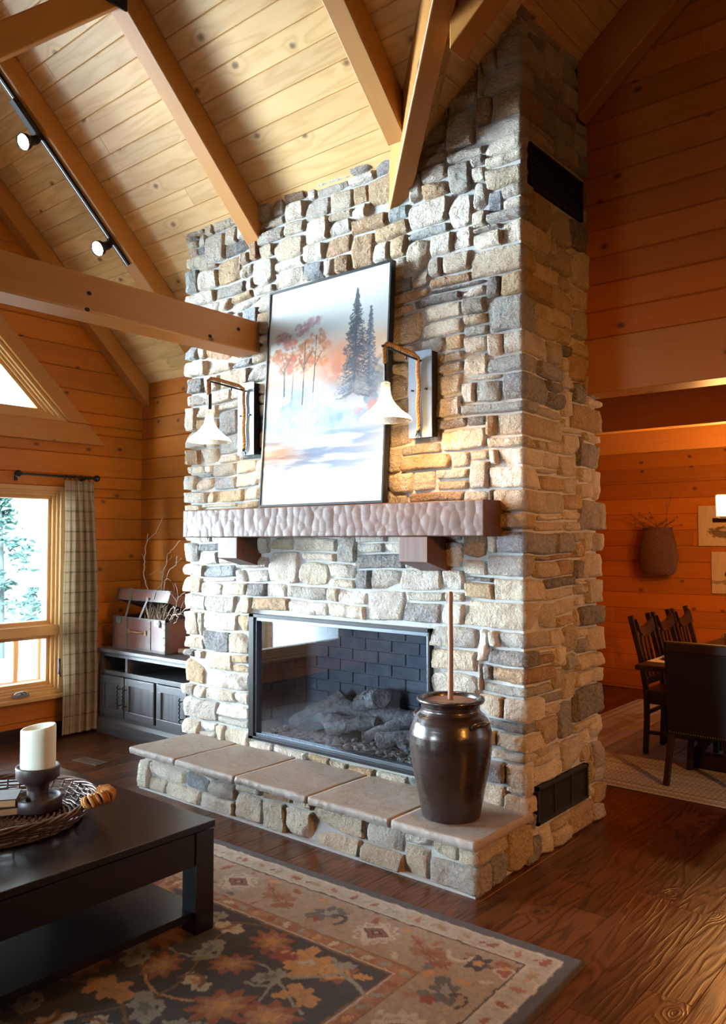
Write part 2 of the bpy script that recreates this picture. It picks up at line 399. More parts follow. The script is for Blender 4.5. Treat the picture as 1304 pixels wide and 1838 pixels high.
# v runs up the slope: v=0 at Y=YB
def spA(a, b):
    ya, yb = YB - a * s2, YB - b * s2
    return [(XL - .1, xval(ya) + .06, XL - .1, xval(yb) + .06)]
planks(mb, (0, YB, zA(YB)), (1, 0, 0), (0, -s2, s2), (0, -s2, -s2), -.12, (YB - YR) / s2, .1310, spA, phase=.07, th=.05, cd=.006, g=.005)
planks(mb, (0, YR, ZR), (1, 0, 0), (0, -s2, -s2), (0, s2, -s2), 0, (YR - YS) / s2 + .1, .131, lambda a, b: [(XL - .1, XR, XL - .1, XR)], seglen=(3, 6))
mb.box((XL - .2, YS - .2, ZR + .06), (XR, YB + .3, ZR + .12))
mb.build('ceiling', M['ceil'], kind='structure')
# ---- ceiling over the right part (boards along Y)
mb = MB(); nb = math.hypot(1, KB); ub = Vector((1 / nb, 0, KB / nb)); nbv = Vector((KB / nb, 0, -1 / nb))
def spB(a, b):
    def ylo(v):
        x = XC + v / nb
        y = CA - zB(x)      # valley: y where zA = zB
        return y
    return [(ylo(a), YB + .15, ylo(b), YB + .15)]
planks(mb, (XC, 0, ZB0), (0, 1, 0), ub, nbv, (xval(YB) - XC) * nb, (XRI - XC) * nb, .131, spB, phase=.03, th=.05, cd=.006, g=.005)
o_ = Vector((XRI, 0, ZR)); planks(mb, o_, (0, 1, 0), (1 / nb, 0, -KB / nb), (-KB / nb, 0, -1 / nb), 0, (XR - XRI) * nb, .131, lambda a, b: [(YR, YB + .15, YR, YB + .15)])
zE = ZR - KB * (XR - XRI)
mb.hexa([(XRI - .1, YR - .02, ZR - .1), (XR + .2, YR - .02, zE - .3), (XR + .2, YR + .06, zE - .3), (XRI - .1, YR + .06, ZR - .1), (XRI - .1, YR - .02, ZR + .1), (XR + .2, YR - .02, ZR + .1), (XR + .2, YR + .06, ZR + .1), (XRI - .1, YR + .06, ZR + .1)])
mb.build('ceiling', M['ceil'], kind='structure')

# ---- walls
TH = .2; PW = .1835
def wall_obj(name, specs, backing):
    mb = MB()
    for s_ in specs: planks(mb, *s_[:-1], s_[-1])
    for b in backing: mb.box(*b)
    return mb
# left wall: windows
W1 = (2.02, 3.60, .33, 2.05); W2 = (-.1, 1.5, .33, 2.05); W3 = (-1.9, -.6, .33, 2.05)
UP0, UPS = 1.0, 6.22          # upper window: y from UP0, z from 2.60 up to UPS - y
def sp_left(a, b):
    iv = [(YS, YB)]
    mid = (a + b) / 2
    holes = []
    for w in (W1, W2, W3):
        if w[2] < mid < w[3]: holes.append((w[0], w[1]))
    res = [(p, q, p, q) for p, q in cut(iv, holes)]
    if mid > 2.60 and mid < UPS - UP0:
        ha, hb = UPS - a, UPS - b
        res = [(YS, UP0, YS, UP0), (max(ha, UP0), YB, max(hb, UP0), YB)]
    # roof line
    out = []
    for p, q, r, s_ in res:
        q = min(q, CA - a + .12); s_ = min(s_, CA - b + .12)
        if a > 3.0 + .0:
            p = max(p, a - 5.6 - .12) if p == YS else p; r = max(r, b - 5.6 - .12) if r == YS else r
        if q - p > .03 or s_ - r > .03: out.append((p, max(q, p), r, max(s_, r)))
    return out
mb = MB()
for (za, zb) in ((0, .33), (.33, 2.05), (2.05, 2.60), (2.60, UPS - UP0), (UPS - UP0, 6.55)):
    planks(mb, (XL, 0, 0), (0, 1, 0), (0, 0, 1), (1, 0, 0), za, zb, PW, sp_left, phase=-.046, th=TH, seglen=(2.5, 5), cd=.010, g=.007)
mb.build('wall_left', M['wall'], kind='structure')
# back wall left of the chimney
mb = MB(); planks(mb, (0, YB, 0), (1, 0, 0), (0, 0, 1), (0, -1, 0), 0, 3.12, PW, lambda a, b: [(XL - .2, -4.45, XL - .2, -4.45)], phase=-.046, th=TH, seglen=(2.5, 5), cd=.010, g=.007)
mb.build('wall_back', M['wall'], kind='structure')
# gable wall right of chimney with the passage under it
HB = 2.44
mb = MB()
def sp_gable(a, b):
    # to the right ridge and down again
    def rng_(v):
        lo = XC - .2 if v < 4.2 else max(XC - .2, XC + (v - ZB0) / KB - .12)
        hi = min(XR, 2 * XRI - (XC + (v - ZB0) / KB) + .12) if v > 3 else XR
        return lo, hi
    l0, h0 = rng_(a); l1, h1 = rng_(b); return [(l0, h0, l1, h1)]
planks(mb, (0, YB, 0), (1, 0, 0), (0, 0, 1), (0, -1, 0), 2.75, 6.5, .157, sp_gable, phase=2.75, th=TH, seglen=(2.5, 5), cd=.010, g=.006)
mb.box((XC - .2, YB + .2, 2.75), (XR, YB + .24, 6.5), mi=0)
mb.build('wall_gable', M['wall'], kind='structure')
mb = MB(); mb.box((XC - .25, YB - .005, HB), (XR, YB + .2, 2.75), axis=0); tag(mb.build('header_beam', M['beam'], bevel=.006), 'wide wooden header over the dining opening right of the chimney', 'beam')
# east and south walls, behind the camera
mb = MB(); planks(mb, (XR, 0, 0), (0, 1, 0), (0, 0, 1), (-1, 0, 0), 0, 6.55, .3, lambda a, b: [(max(YS, a - 5.72) if a > 3 else YS, YB if a < 3.3 else YR, max(YS, b - 5.72) if b > 3 else YS, YB if a < 3.3 else YR)], th=TH); mb.build('wall_east', M['dining'], kind='structure')
S1 = (-4.4, -3.2, .8, 2.0)
def sp_s(a, b):
    m = (a + b) / 2
    return [(p, q, p, q) for p, q in cut([(XL, XR)], [(S1[0], S1[1])] if S1[2] < m < S1[3] else [])]
mb = MB()
for za, zb in ((0, .8), (.8, 2.0), (2.0, 3.2)): planks(mb, (0, YS, 0), (1, 0, 0), (0, 0, 1), (0, 1, 0), za, zb, .3, sp_s, th=TH)
mb.build('wall_south', M['dining'], kind='structure')
# dining room shell
YD = 8.6; DXL, DXR, DZ = -4.3, 3.4, 2.78
mb = MB(); planks(mb, (0, YD, 0), (1, 0, 0), (0, 0, 1), (0, -1, 0), 0, DZ, .168, lambda a, b: [(DXL, DXR, DXL, DXR)], phase=.03, th=.15, seglen=(2.2, 4), cd=.008, g=.006)
mb.build('wall_dining_far', M['wall'], kind='structure')
mb = MB(); planks(mb, (DXL, 0, 0), (0, 1, 0), (0, 0, 1), (1, 0, 0), 0, DZ, .168, lambda a, b: [(4.57, YD, 4.57, YD)], phase=.03, th=.15); mb.build('wall_dining_left', M['wall'], kind='structure')
DW = (6.0, 8.2, .5, 2.3)
mb = MB()
for za, zb in ((0, .5), (.5, 2.3), (2.3, DZ)):
    planks(mb, (DXR, 0, 0), (0, 1, 0), (0, 0, 1), (-1, 0, 0), za, zb, .168, lambda a, b: [(p, q, p, q) for p, q in cut([(4.57, YD)], [(DW[0], DW[1])] if DW[2] < (a + b) / 2 < DW[3] else [])], th=.15)
mb.build('wall_dining_right', M['wall'], kind='structure')
mb = MB(); planks(mb, (0, 0, DZ), (1, 0, 0), (0, 1, 0), (0, 0, -1), 4.57, YD, .131, lambda a, b: [(DXL, DXR, DXL, DXR)]); mb.build('ceiling_dining', M['beam'], kind='structure')
mb = MB(); mb.box((DXL - .2, 4.57, DZ + .05), (XR, YD + .3, DZ + .15)); mb.box((DXL - .2, 4.45, 0), (-3.2, 4.57, DZ)); mb.box((DXR, 4.38, 0), (XR, 4.57, DZ)); mb.build('wall_dining_partition', M['wall'], kind='structure')
for k, (ya, lab) in enumerate(((6.08, 'dark ceiling joist nearest the dining opening'), (7.70, 'second dining ceiling joist, lit orange by the jar lamps'))):
    mb = MB(); mb.box((DXL + .01, ya, 2.45), (DXR - .01, ya + .12, DZ - .003), axis=0); tag(mb.build('ceiling_joist', M['beam'], bevel=.005), lab, 'beam', None)
mb = MB(); mb.box((DXL + .01, YD - .06, 2.37), (DXR - .01, YD - .002, 2.57), axis=0); mb.box((DXL + .01, YD - .04, 2.24), (DXR - .01, YD - .002, 2.37), axis=0); mb.build('trim_1', M['wall'], kind='structure')

# ---- beams
def beam(name, lab, corners8, **k):
    mb = MB(); mb.hexa(corners8, axis=0); return tag(mb.build(name, M['beam'], bevel=.008, bseg=2), lab, 'beam', k.get('group'))
def rafterA(x0, x1, ylo, yhi, lab, depth=.215):
    # underside at z = CA - depth - y ; cut plumb at ylo end
    t, b = CA - .002, CA - depth
    return beam('rafter', lab, [(x0, ylo, b - ylo), (x0, yhi, b - yhi), (x1, yhi, b - yhi), (x1, ylo, b - ylo), (x0, ylo, t - ylo), (x0, yhi, t - yhi), (x1, yhi, t - yhi), (x1, ylo, t - ylo)])
def raft(x0, x1, ylo, yhi, lab, depth=.215):
    b, t = CA - depth, CA - .004
    c = [(x0, ylo, b - ylo), (x0, yhi, b - yhi), (x1, yhi, b - yhi), (x1, ylo, b - ylo), (x0, ylo, t - ylo), (x0, yhi, t - yhi), (x1, yhi, t - yhi), (x1, ylo, t - ylo)]
    return beam('rafter', lab, c)
raft(-6.275, -6.16, 4.365, YR + .02, 'rafter lying against the left gable wall, above the curtain')
raft(-5.28, -5.15, 4.365, YR + .02, 'rafter that carries the black spotlight track')
raft(-4.015, -3.885, 3.66, YR + .02, 'rafter with pale lit underside ending on the chimney above the painting')
raft(-2.68, -2.55, 3.43, YR + .02, 'rafter at top centre ending on the diagonal valley beam')
# tie beam and scissor brace
mb = MB(); mb.box((-4.10, -1.0, 2.828), (-3.885, 3.615, 3.035), axis=1)
tie = mb.build('tie_beam', M['beam'], bevel=.012); tag(tie, 'heavy horizontal beam crossing at left into the chimney beside the painting', 'beam')
pr = MB()
for (y, z) in ((1.62, 2.845), (2.35, 2.84), (2.36, 2.93), (3.19, 2.86), (3.42, 2.95)):
    pr.ball((-3.886, y, z), .013, 8, sc=(.35, 1.3, .9))
tag(pr.build('wood_knot', M['blackm'], tie), 'small dark knots')
mb = MB(); d = Vector((0, -1, -.93)).normalized(); a = Vector((-3.945, 2.56, 4.735)); mb.bar(a, a + d * 1.9, .12, .146, up=(0, 1, 0)); tag(mb.build('scissor_brace', M['beam'], bevel=.008), 'sloping brace at top left meeting the lit rafter', 'beam')
mb = MB(); mb.box((-3.884, 2.41, 4.585), (-3.874, 2.57, 4.75)); tag(mb.build('steel_bracket', M['blackm']), 'black steel bracket at the joint of brace and rafter, top left', 'bracket')
# valley beam
dv = Vector((1 / .83, -1, 1)); n2 = Vector((1, 1 / .83, 0)).normalized() * .112; p0 = Vector((-2.835, 3.63, 3.475)); p1 = p0 + dv * 2.2; up = Vector((0, 0, .34))
beam('valley_beam', 'diagonal valley beam rising from the chimney face at top centre', [p0, p1, p1 + n2, p0 + n2, p0 + up, p1 + up, p1 + n2 + up, p0 + n2 + up])
def raftB(y0, y1, xa, xb, lab, depth=.32):
    b = lambda x: zB(x) - depth; t = lambda x: zB(x) - .004
    return beam('rafter', lab, [(xa, y0, b(xa)), (xb, y0, b(xb)), (xb, y1, b(xb)), (xa, y1, b(xa)), (xa, y0, t(xa)), (xb, y0, t(xb)), (xb, y1, t(xb)), (xa, y1, t(xa))])
raftB(3.12, 3.25, -2.07, XRI - .02, 'dark rafter rising beside the chimney top behind the valley beam')
raftB(4.25, 4.365, -1.95, XRI - .02, 'rafter lying against the right gable wall at top right')

# ---- window units
def window(n, w, rail=None, panes_x=XL, mullion=None):
    y0, y1, z0, z1 = w
    mb = MB()
    xo = XL - .17; xi = XL + .022
    # stepped casing: three nested rings
    steps = [(0.0, .035, xi), (.035, .055, xi - .03), (.055, .078, xi - .055), (.078, .105, xi - .085)]
    def ring(a0, a1, b0, b1, i0, i1, xf, xb=XL - .15):
        mb.box((xb, a0 + i0, b0 + i0), (xf, a1 - i0, b0 + i1), axis=1); mb.box((xb, a0 + i0, b1 - i1), (xf, a1 - i0, b1 - i0), axis=1)
        mb.box((xb, a0 + i0, b0 + i1), (xf, a0 + i1, b1 - i1), axis=2); mb.box((xb, a1 - i1, b0 + i1), (xf, a1 - i0, b1 - i1), axis=2)
    ym = (y0 + y1) / 2
    ring(y0, y1, z0, z1, 0, .035, xi)
    for (b0, b1) in ((.86, z1), (z0, .86)):
        b0_, b1_ = (b0 + .0, b1 - .03) if b0 > .5 else (b0 + .03, b1)
        for (a0, a1) in ((y0 + .03, y1 - .03),):
            for i0, i1, xf in steps[1:]: ring(a0, a1, b0_, b1_, i0 - .03, i1 - .03, xf)
    mb.box((XL - .15, y0 + .03, .82), (xi - .012, y1 - .03, .90), axis=1)
    fr = mb.build('window_%d' % n, M['frame'], bevel=.003, kind='structure')
    g = MB(); g.box((XL - .09, y0 + .1, .93), (XL - .085, y1 - .1, z1 - .1)); g.box((XL - .09, y0 + .1, z0 + .1), (XL - .085, y1 - .1, .80)); g.build('pane', M['pane'], fr)
    s_ = MB(); s_.box((XL - .02, y0 - .05, z0 - .03), (XL + .06, y1 + .03, z0 + .005), axis=1); s_.build('window_sill', M['frame'], fr, bevel=.006)
    return fr
w1 = window(1, W1); window(2, W2); window(3, W3)
# crank and latch on window 1
mb = MB(); mb.box((XL + .02, 3.16, .352), (XL + .045, 3.30, .372)); mb.tube([(XL + .04, 3.28, .372), (XL + .055, 3.25, .392), (XL + .055, 3.19, .390), (XL + .055, 3.17, .378)], .008); mb.ball((XL + .05, 3.235, .385), .016)
mb.build('crank_handle', M['chrome'], w1)
mb = MB(); mb.box((XL + .022, 3.555, .49), (XL + .034, 3.572, .62)); mb.tube([(XL + .03, 3.563, .60), (XL + .05, 3.555, .53), (XL + .04, 3.57, .47)], .005); mb.build('window_latch', M['iron'], w1)
# upper trapezoid window
mb = MB()
def tri_ring(i0, i1, xf, xb=XL - .15):
    # inside region: y>UP0, z>2.60, y+z<UPS
    r2 = math.sqrt(2)
    def corner(i): # returns bottom-left, bottom-right, top
        return (UP0 + i, 2.60 + i), (UPS - r2 * i - 2.60 - i, 2.60 + i), (UP0 + i, UPS - r2 * i - UP0 - i)
    A0, A1 = corner(i0), corner(i1)
    for k in range(3):
        p, q, r_, s_ = A0[k], A0[(k + 1) % 3], A1[(k + 1) % 3], A1[k]
        mb.hexa([(xb, *p), (xb, *q), (xb, *r_), (xb, *s_), (xf, *p), (xf, *q), (xf, *r_), (xf, *s_)], axis=0)
for i0, i1, xf in ((0, .028, XL + .02), (.028, .045, XL - .01), (.045, .066, XL - .035), (.066, .095, XL - .06)): tri_ring(i0, i1, xf)
w4 = mb.build('window_4', M['frame'], kind='structure')
g = MB(); i = .09; r2 = math.sqrt(2); P3 = [(UP0 + i, 2.6 + i), (UPS - r2 * i - 2.6 - i, 2.6 + i), (UP0 + i, UPS - r2 * i - UP0 - i)]
g.add([(XL - .09, *p) for p in P3] + [(XL - .085, *p) for p in P3], [(0, 1, 2), (5, 4, 3)]); g.build('pane', M['pane'], w4)
mb = MB()
mb.hexa([(XL + .004, .9, 2.425), (XL + .004, 3.97, 2.425), (XL + .045, 3.97, 2.425), (XL + .045, .9, 2.425), (XL + .004, .9, 2.598), (XL + .004, 3.80, 2.598), (XL + .045, 3.80, 2.598), (XL + .045, .9, 2.598)], axis=0)
mb.hexa([(XL + .004, 3.62, 2.60), (XL + .004, .95, 5.27), (XL + .055, .95, 5.27), (XL + .055, 3.62, 2.60), (XL + .004, 3.80, 2.60), (XL + .004, 1.13, 5.27), (XL + .055, 1.13, 5.27), (XL + .055, 3.80, 2.60)], axis=0)
mb.build('trim_2', M['beam'], bevel=.005, kind='structure')
# south window frame & dining window frame
mb = MB()
for zz in ((S1[2], S1[2] + .08), (S1[3] - .08, S1[3])): mb.box((S1[0], YS - .15, zz[0]), (S1[1], YS + .02, zz[1]))
for xx in (S1[0], (S1[0] + S1[1]) / 2 - .04, S1[1] - .08): mb.box((xx, YS - .15, S1[2]), (xx + .08, YS + .02, S1[3]))
mb.build('window_5', M['frame'], kind='structure')
mb = MB()
for zz in ((DW[2], DW[2] + .07), (DW[3] - .07, DW[3])): mb.box((DXR - .02, DW[0], zz[0]), (DXR + .12, DW[1], zz[1]))
for yy in (DW[0], (DW[0] + DW[1]) / 2 - .04, DW[1] - .07): mb.box((DXR - .02, yy, DW[2]), (DXR + .12, yy + .07, DW[3]))
mb.build('window_6', M['frame'], kind='structure')
# baseboard on the left wall
mb = MB(); mb.box((XL + .002, YS, .0), (XL + .03, 3.9, .10), axis=1); mb.build('baseboard_left', M['dining'], kind='structure')
#@@PART2
# ------------------------------------------------------------------ stonework
PAL = [((.66, .58, .465), 25), ((.72, .66, .57), 22), ((.56, .46, .34), 12), ((.50, .345, .19), 9), ((.52, .485, .43), 12), ((.25, .28, .32), 7), ((.14, .15, .165), 6), ((.36, .34, .31), 7), ((.38, .22, .11), 6), ((.32, .37, .38), 3)]
PC = np.array([p[0] for p in PAL]); PW_ = np.array([p[1] for p in PAL], float); PW_ /= PW_.sum()
def vnoise(P, scale, seed=0.0):
    return np.array([mn.noise(Vector((p[0] * scale + seed, p[1] * scale + seed * 1.7, p[2] * scale - seed))) for p in P])

class Strip:
    """unrolled vertical surface: list of plan points; outward normal to the right of travel"""
    def __init__(s, pts):
        s.p = [np.array(p, float) for p in pts]; s.L = [0.0]
        s.n = []
        for a, b in zip(s.p[:-1], s.p[1:]):
            d = b - a; l = np.linalg.norm(d); s.L.append(s.L[-1] + l); d /= l; s.n.append(np.array([d[1], -d[0]]))
        s.total = s.L[-1]; s.corners = s.L[1:-1]
    def at(s, S):
        S = np.asarray(S); pos = np.zeros(S.shape + (2,)); nor = np.zeros(S.shape + (2,))
        for i in range(len(s.n)):
            m = (S >= s.L[i]) if i else (S > -9)
            if i < len(s.n) - 1: m = m & (S < s.L[i + 1])
            t = (S - s.L[i]) / (s.L[i + 1] - s.L[i])
            P = s.p[i] + t[..., None] * (s.p[i + 1] - s.p[i])
            pos[m] = P[m]; nor[m] = s.n[i]
        for i, c in enumerate(s.corners):
            R_ = .006; m = np.abs(S - c) < R_
            w = ((S - c) / R_ * .5 + .5)[..., None]; nn = s.n[i] * (1 - w) + s.n[i + 1] * w
            nn = nn / (np.linalg.norm(nn, axis=-1, keepdims=True) ** 2)   # keep offset square to both faces
            nor[m] = nn[m]
        return pos, nor

def layout(strip, ztop, blocked, seed, cell=.03, corner_h=(3, 5)):
    R = random.Random(seed); ns = int(round(strip.total / cell)); nz = int(round(ztop / cell))
    occ = np.zeros((nz, ns), bool); own = np.zeros((nz, ns), int); out = []
    for j in range(nz):
        for i in range(ns):
            if blocked((i + .5) * cell, (j + .5) * cell): occ[j, i] = True
    for c in strip.corners:
        ci = int(round(c / cell)); j = 0; k = R.randint(0, 1)
        while j < nz:
            h = R.choice((2, 3, 3, 4, 4, 5, 6)); h = min(h, nz - j)
            a, b = (R.randint(6, 11), R.randint(3, 5)) if k % 2 else (R.randint(3, 5), R.randint(6, 11)); k += 1
            a = min(a, ci); b = min(b, ns - ci)
            if h >= 1 and not occ[j:j + h, ci - a:ci + b].any():
                occ[j:j + h, ci - a:ci + b] = True; out.append((ci - a, ci + b, j, j + h, 'corner')); j += h
            else:
                # try a shorter one
                ok = False
                for a2, b2, h2 in ((3, 3, h), (3, 3, 2), (2, 3, 1)):
                    a2 = min(a2, ci); b2 = min(b2, ns - ci)
                    if not occ[j:j + h2, ci - a2:ci + b2].any():
                        occ[j:j + h2, ci - a2:ci + b2] = True; out.append((ci - a2, ci + b2, j, j + h2, 'corner')); j += h2; ok = True; break
                if not ok: j += 1
    for j in range(nz):
        i = 0
        while i < ns:
            if occ[j, i]: i += 1; continue
            run = 0
            while i + run < ns and not occ[j, i + run]: run += 1
            r = R.random()
            if r < .60: w, h, t = R.randint(6, 12), R.choice((3, 3, 4)), 'ash'
            elif r < .73: w, h, t = R.randint(6, 12), 2, 'flat'
            elif r < .84: w, h, t = R.randint(6, 9), R.randint(5, 7), 'boulder'
            elif r < .86: w, h, t = 3, R.randint(4, 6), 'tall'
            else: w, h, t = R.randint(3, 5), R.choice((3, 4, 5)), 'ash'
            w = min(w, run)
            if run - w < 4: w = run if run <= 12 else run - 5
            if w <= 2: h = R.randint(4, 6); t = 'tall'
            if i > 0 and occ[j, i - 1]:
                tl = j
                while tl < nz and occ[tl, i - 1] and own[tl, i - 1] == own[j, i - 1]: tl += 1
                if t != 'boulder' and abs(j + h - tl) <= 1 and tl - j >= 2: h = tl - j
            h = min(h, nz - j)
            while h > 1 and occ[j:j + h, i:i + w].any(): h -= 1
            # avoid leaving slivers beneath an occupied cell
            if j + h < nz and h < 6 and occ[min(nz - 1, j + h + 1), i:i + w].all() and not occ[j + h, i:i + w].any() : h += 1
            occ[j:j + h, i:i + w] = True; own[j:j + h, i:i + w] = len(out) + 1; out.append((i, i + w, j, j + h, t)); i += w
    return [(a * cell, b * cell, c * cell, d * cell, t) for a, b, c, d, t in out]

def stone_mesh(name, strip, stones, parent, seed, mat, z0=0.0, drop=None, sink=-.008):
    r = np.random.default_rng(seed); VV = []; QQ = []; CC = []; nb_ = 0
    for (s0, s1, za, zb, typ) in stones:
        if drop and drop((s0 + s1) / 2, (za + zb) / 2): continue
        g = r.uniform(.0, .0035); w = s1 - s0 - 2 * g; h = zb - za - 2 * g
        if w < .02 or h < .015: continue
        sc, zc = (s0 + s1) / 2, (za + zb) / 2
        def samples(L):
            n = max(3, int(L / .017)); core = np.linspace(-1, 1, n + 1); e = min(.5, .008 / (L / 2)); e2 = min(.7, .02 / (L / 2))
            return np.unique(np.concatenate([core, [-1 + e, 1 - e, -1 + e2, 1 - e2]]).round(4))
        us, vs = samples(w), samples(h)
        for c in strip.corners:
            if s0 < c < s1:
                us = us[np.abs(us * w / 2 + sc - c) > .012]
                us = np.unique(np.concatenate([us, (np.array([-.0125, -.0062, 0.0, .0062, .0125]) + c - sc) / (w / 2)]))
        us = us[(us >= -1) & (us <= 1)]
        U, V = np.meshgrid(us, vs)
        k = {'corner': .12, 'ash': r.choice([.06, .10, .2]), 'flat': r.choice([.08, .18]), 'boulder': r.choice([.12, .22, .4, .65]), 'tall': r.choice([.1, .2])}[typ]
        iscorner = typ == 'corner' or any(s0 < c < s1 for c in strip.corners)
        if iscorner: k = .10
        X = U * (1 - k + k * np.sqrt(np.maximum(0, 1 - V * V / 2))); Z = V * (1 - k + k * np.sqrt(np.maximum(0, 1 - U * U / 2)))
        if typ == 'boulder' and not iscorner: X *= 1 + .10 * k; Z *= 1 + .10 * k
        # irregular quadrilateral: corner shifts inwards
        js = {'corner': .05, 'ash': .05, 'flat': .05, 'boulder': .11, 'tall': .08}[typ]
        if iscorner: js = .06
        cu = 1 - r.uniform(0, js, (2, 2)) * (0 if iscorner else 1); cv = 1 - r.uniform(0, js, (2, 2))
        a, b = (X + 1) / 2, (Z + 1) / 2
        SU = (cu[0, 0] * (1 - a) * (1 - b) + cu[0, 1] * a * (1 - b) + cu[1, 0] * (1 - a) * b + cu[1, 1] * a * b)
        SV = (cv[0, 0] * (1 - a) * (1 - b) + cv[0, 1] * a * (1 - b) + cv[1, 0] * (1 - a) * b + cv[1, 1] * a * b)
        X = X * SU; Z = Z * SV
        # wavy outline
        ang = np.arctan2(V, U); ph = r.uniform(0, 6.28, 4); rad = np.maximum(np.abs(U), np.abs(V))
        wob = 1 + rad ** 3 * (.018 * np.sin(3 * ang + ph[0]) + .016 * np.sin(5 * ang + ph[1]) + .014 * np.sin(9 * ang + ph[2]))
        S = sc + X * w / 2 * (1 if iscorner else wob); ZZ = zc + Z * h / 2 * wob
        if iscorner: S = sc + U * w / 2
        # the courses wander a little
        wd_ = np.ones_like(S)
        for c in strip.corners: wd_ = np.minimum(wd_, np.clip((np.abs(S - c) - .03) / .10, 0, 1))
        qs, qz = S.copy(), ZZ.copy()
        S = qs + wd_ * .008 * (np.sin(qz * 9.1 + qs * 3.3 + seed) + .35 * np.sin(qz * 27 + qs * 8 + 2 * seed))
        ZZ = qz + wd_ * .007 * (np.sin(qs * 4.7 + 1.3 * seed) + .4 * np.sin(qs * 14 + qz * 5 + .7 * seed)) * min(1, zc * 8)
        ed = np.minimum((1 - np.abs(U)) * w / 2, (1 - np.abs(V)) * h / 2)
        D = r.uniform(.018, .040) if typ != 'flat' else r.uniform(.015, .03)
        re = r.uniform(.006, .012) * (1.5 if typ == 'boulder' else 1)
        t = np.clip(ed / re, 0, 1); prof = np.sqrt(np.maximum(0, 1 - (1 - t) ** 2))
        tl = r.uniform(-1, 1, 2)
        face = D + .007 * tl[0] * U + .006 * tl[1] * V
        # chipped facets
        for _ in range(r.integers(1, 4)):
            dr = r.uniform(-1, 1, 2); dr /= np.linalg.norm(dr) + 1e-6; o_ = r.uniform(.25, .9)
            face = face - np.maximum(0, (U * dr[0] + V * dr[1]) - o_) * r.uniform(.01, .04)
        hgt = sink + (face - sink) * prof
        pos, nor = strip.at(S)
        P = np.concatenate([pos, ZZ[..., None]], -1).reshape(-1, 3)
        sd = r.uniform(0, 50)
        nz_ = vnoise(P, 13, sd) * .007 + vnoise(P, 34, sd) * .005 + vnoise(P, 80, sd) * .0022
        hgt = hgt + (nz_.reshape(U.shape)) * np.clip(prof, 0, 1)
        Pf = np.concatenate([pos + nor * hgt[..., None], (ZZ + z0)[..., None]], -1)
        n_, m_ = U.shape; idx = np.arange(n_ * m_).reshape(n_, m_) + nb_
        q = np.stack([idx[:-1, :-1], idx[:-1, 1:], idx[1:, 1:], idx[1:, :-1]], -1).reshape(-1, 4)
        c = PC[r.choice(len(PC), p=PW_)] * r.uniform(.86, 1.12)
        VV.append(Pf.reshape(-1, 3)); QQ.append(q); CC.append(np.tile(np.clip(c, 0, 1), (n_ * m_, 1))); nb_ += n_ * m_
    V = np.concatenate(VV); Q = np.concatenate(QQ); C = np.concatenate(CC)
    return raw_obj(name, V, Q, mat, parent, C, True)

YM = 3.628           # mortar plane of the front face
XM = -1.975          # mortar plane of the right face
XML = -4.615
FX0, FX1, FZ0, FZ1 = -3.965, -2.525, .315, 1.122
chim = empty('stone_chimney', (-3.3, 4.0, 0), 0, 'tall stone chimney with fireplace rising through the wooden ceiling', 'fireplace')
def place(o, parent):   # keep world placement under an empty
    o.parent = parent; o.matrix_parent_inverse = parent.matrix_basis.inverted() if hasattr(parent, 'matrix_basis') else Matrix.Translation(-Vector(parent.location))
    return o
def childbuild(mb, name, mat, parent, **k):
    o = mb.build(name, mat, None, **{a: b for a, b in k.items()}); return place(o, parent)
mb = MB()
FD = 4.15
mb.box((XML, YM, 0), (FX0, 4.5, 4.75)); mb.box((FX1, YM, 0), (XM, 4.5, 5.2)); mb.box((FX0, YM, 0), (FX1, 4.5, FZ0)); mb.box((FX0, YM, FZ1), (FX1, 4.5, 4.9)); mb.box((FX0, FD, FZ0), (FX1, 4.5, FZ1))
childbuild(mb, 'mortar_core', M['mortar'], chim)
strip = Strip([(XML, 4.36), (XML, YM), (XM, YM), (XM, 4.50), (XM - .5, 4.50)])
SL = strip.L
VH = [(3.70, 4.33, 3.43, 3.66), (3.715, 4.31, .165, .355)]       # vents y0,y1,z0,z1
def blocked(s, z):
    if SL[1] < s < SL[2]:
        x = XML + (s - SL[1])
        if FX0 - .005 < x < FX1 + .005 and FZ0 - .02 < z < FZ1 + .01: return True
        if z < .255: return True
        top = 3.86 if x < -2.45 else zB(x) + .12
        return z > top
    if s <= SL[1]: return z > zA(4.36 - s) + .05
    if s <= SL[3]:
        y = YM + (s - SL[2])
        for v in VH:
            if v[0] - .02 < y < v[1] + .02 and v[2] - .02 < z < v[3] + .02: return True
        return z > 4.42
    return z > 2.5
st = layout(strip, 4.5, blocked, 11)
place(stone_mesh('stone_cladding', strip, st, None, 5, M['stone']), chim)
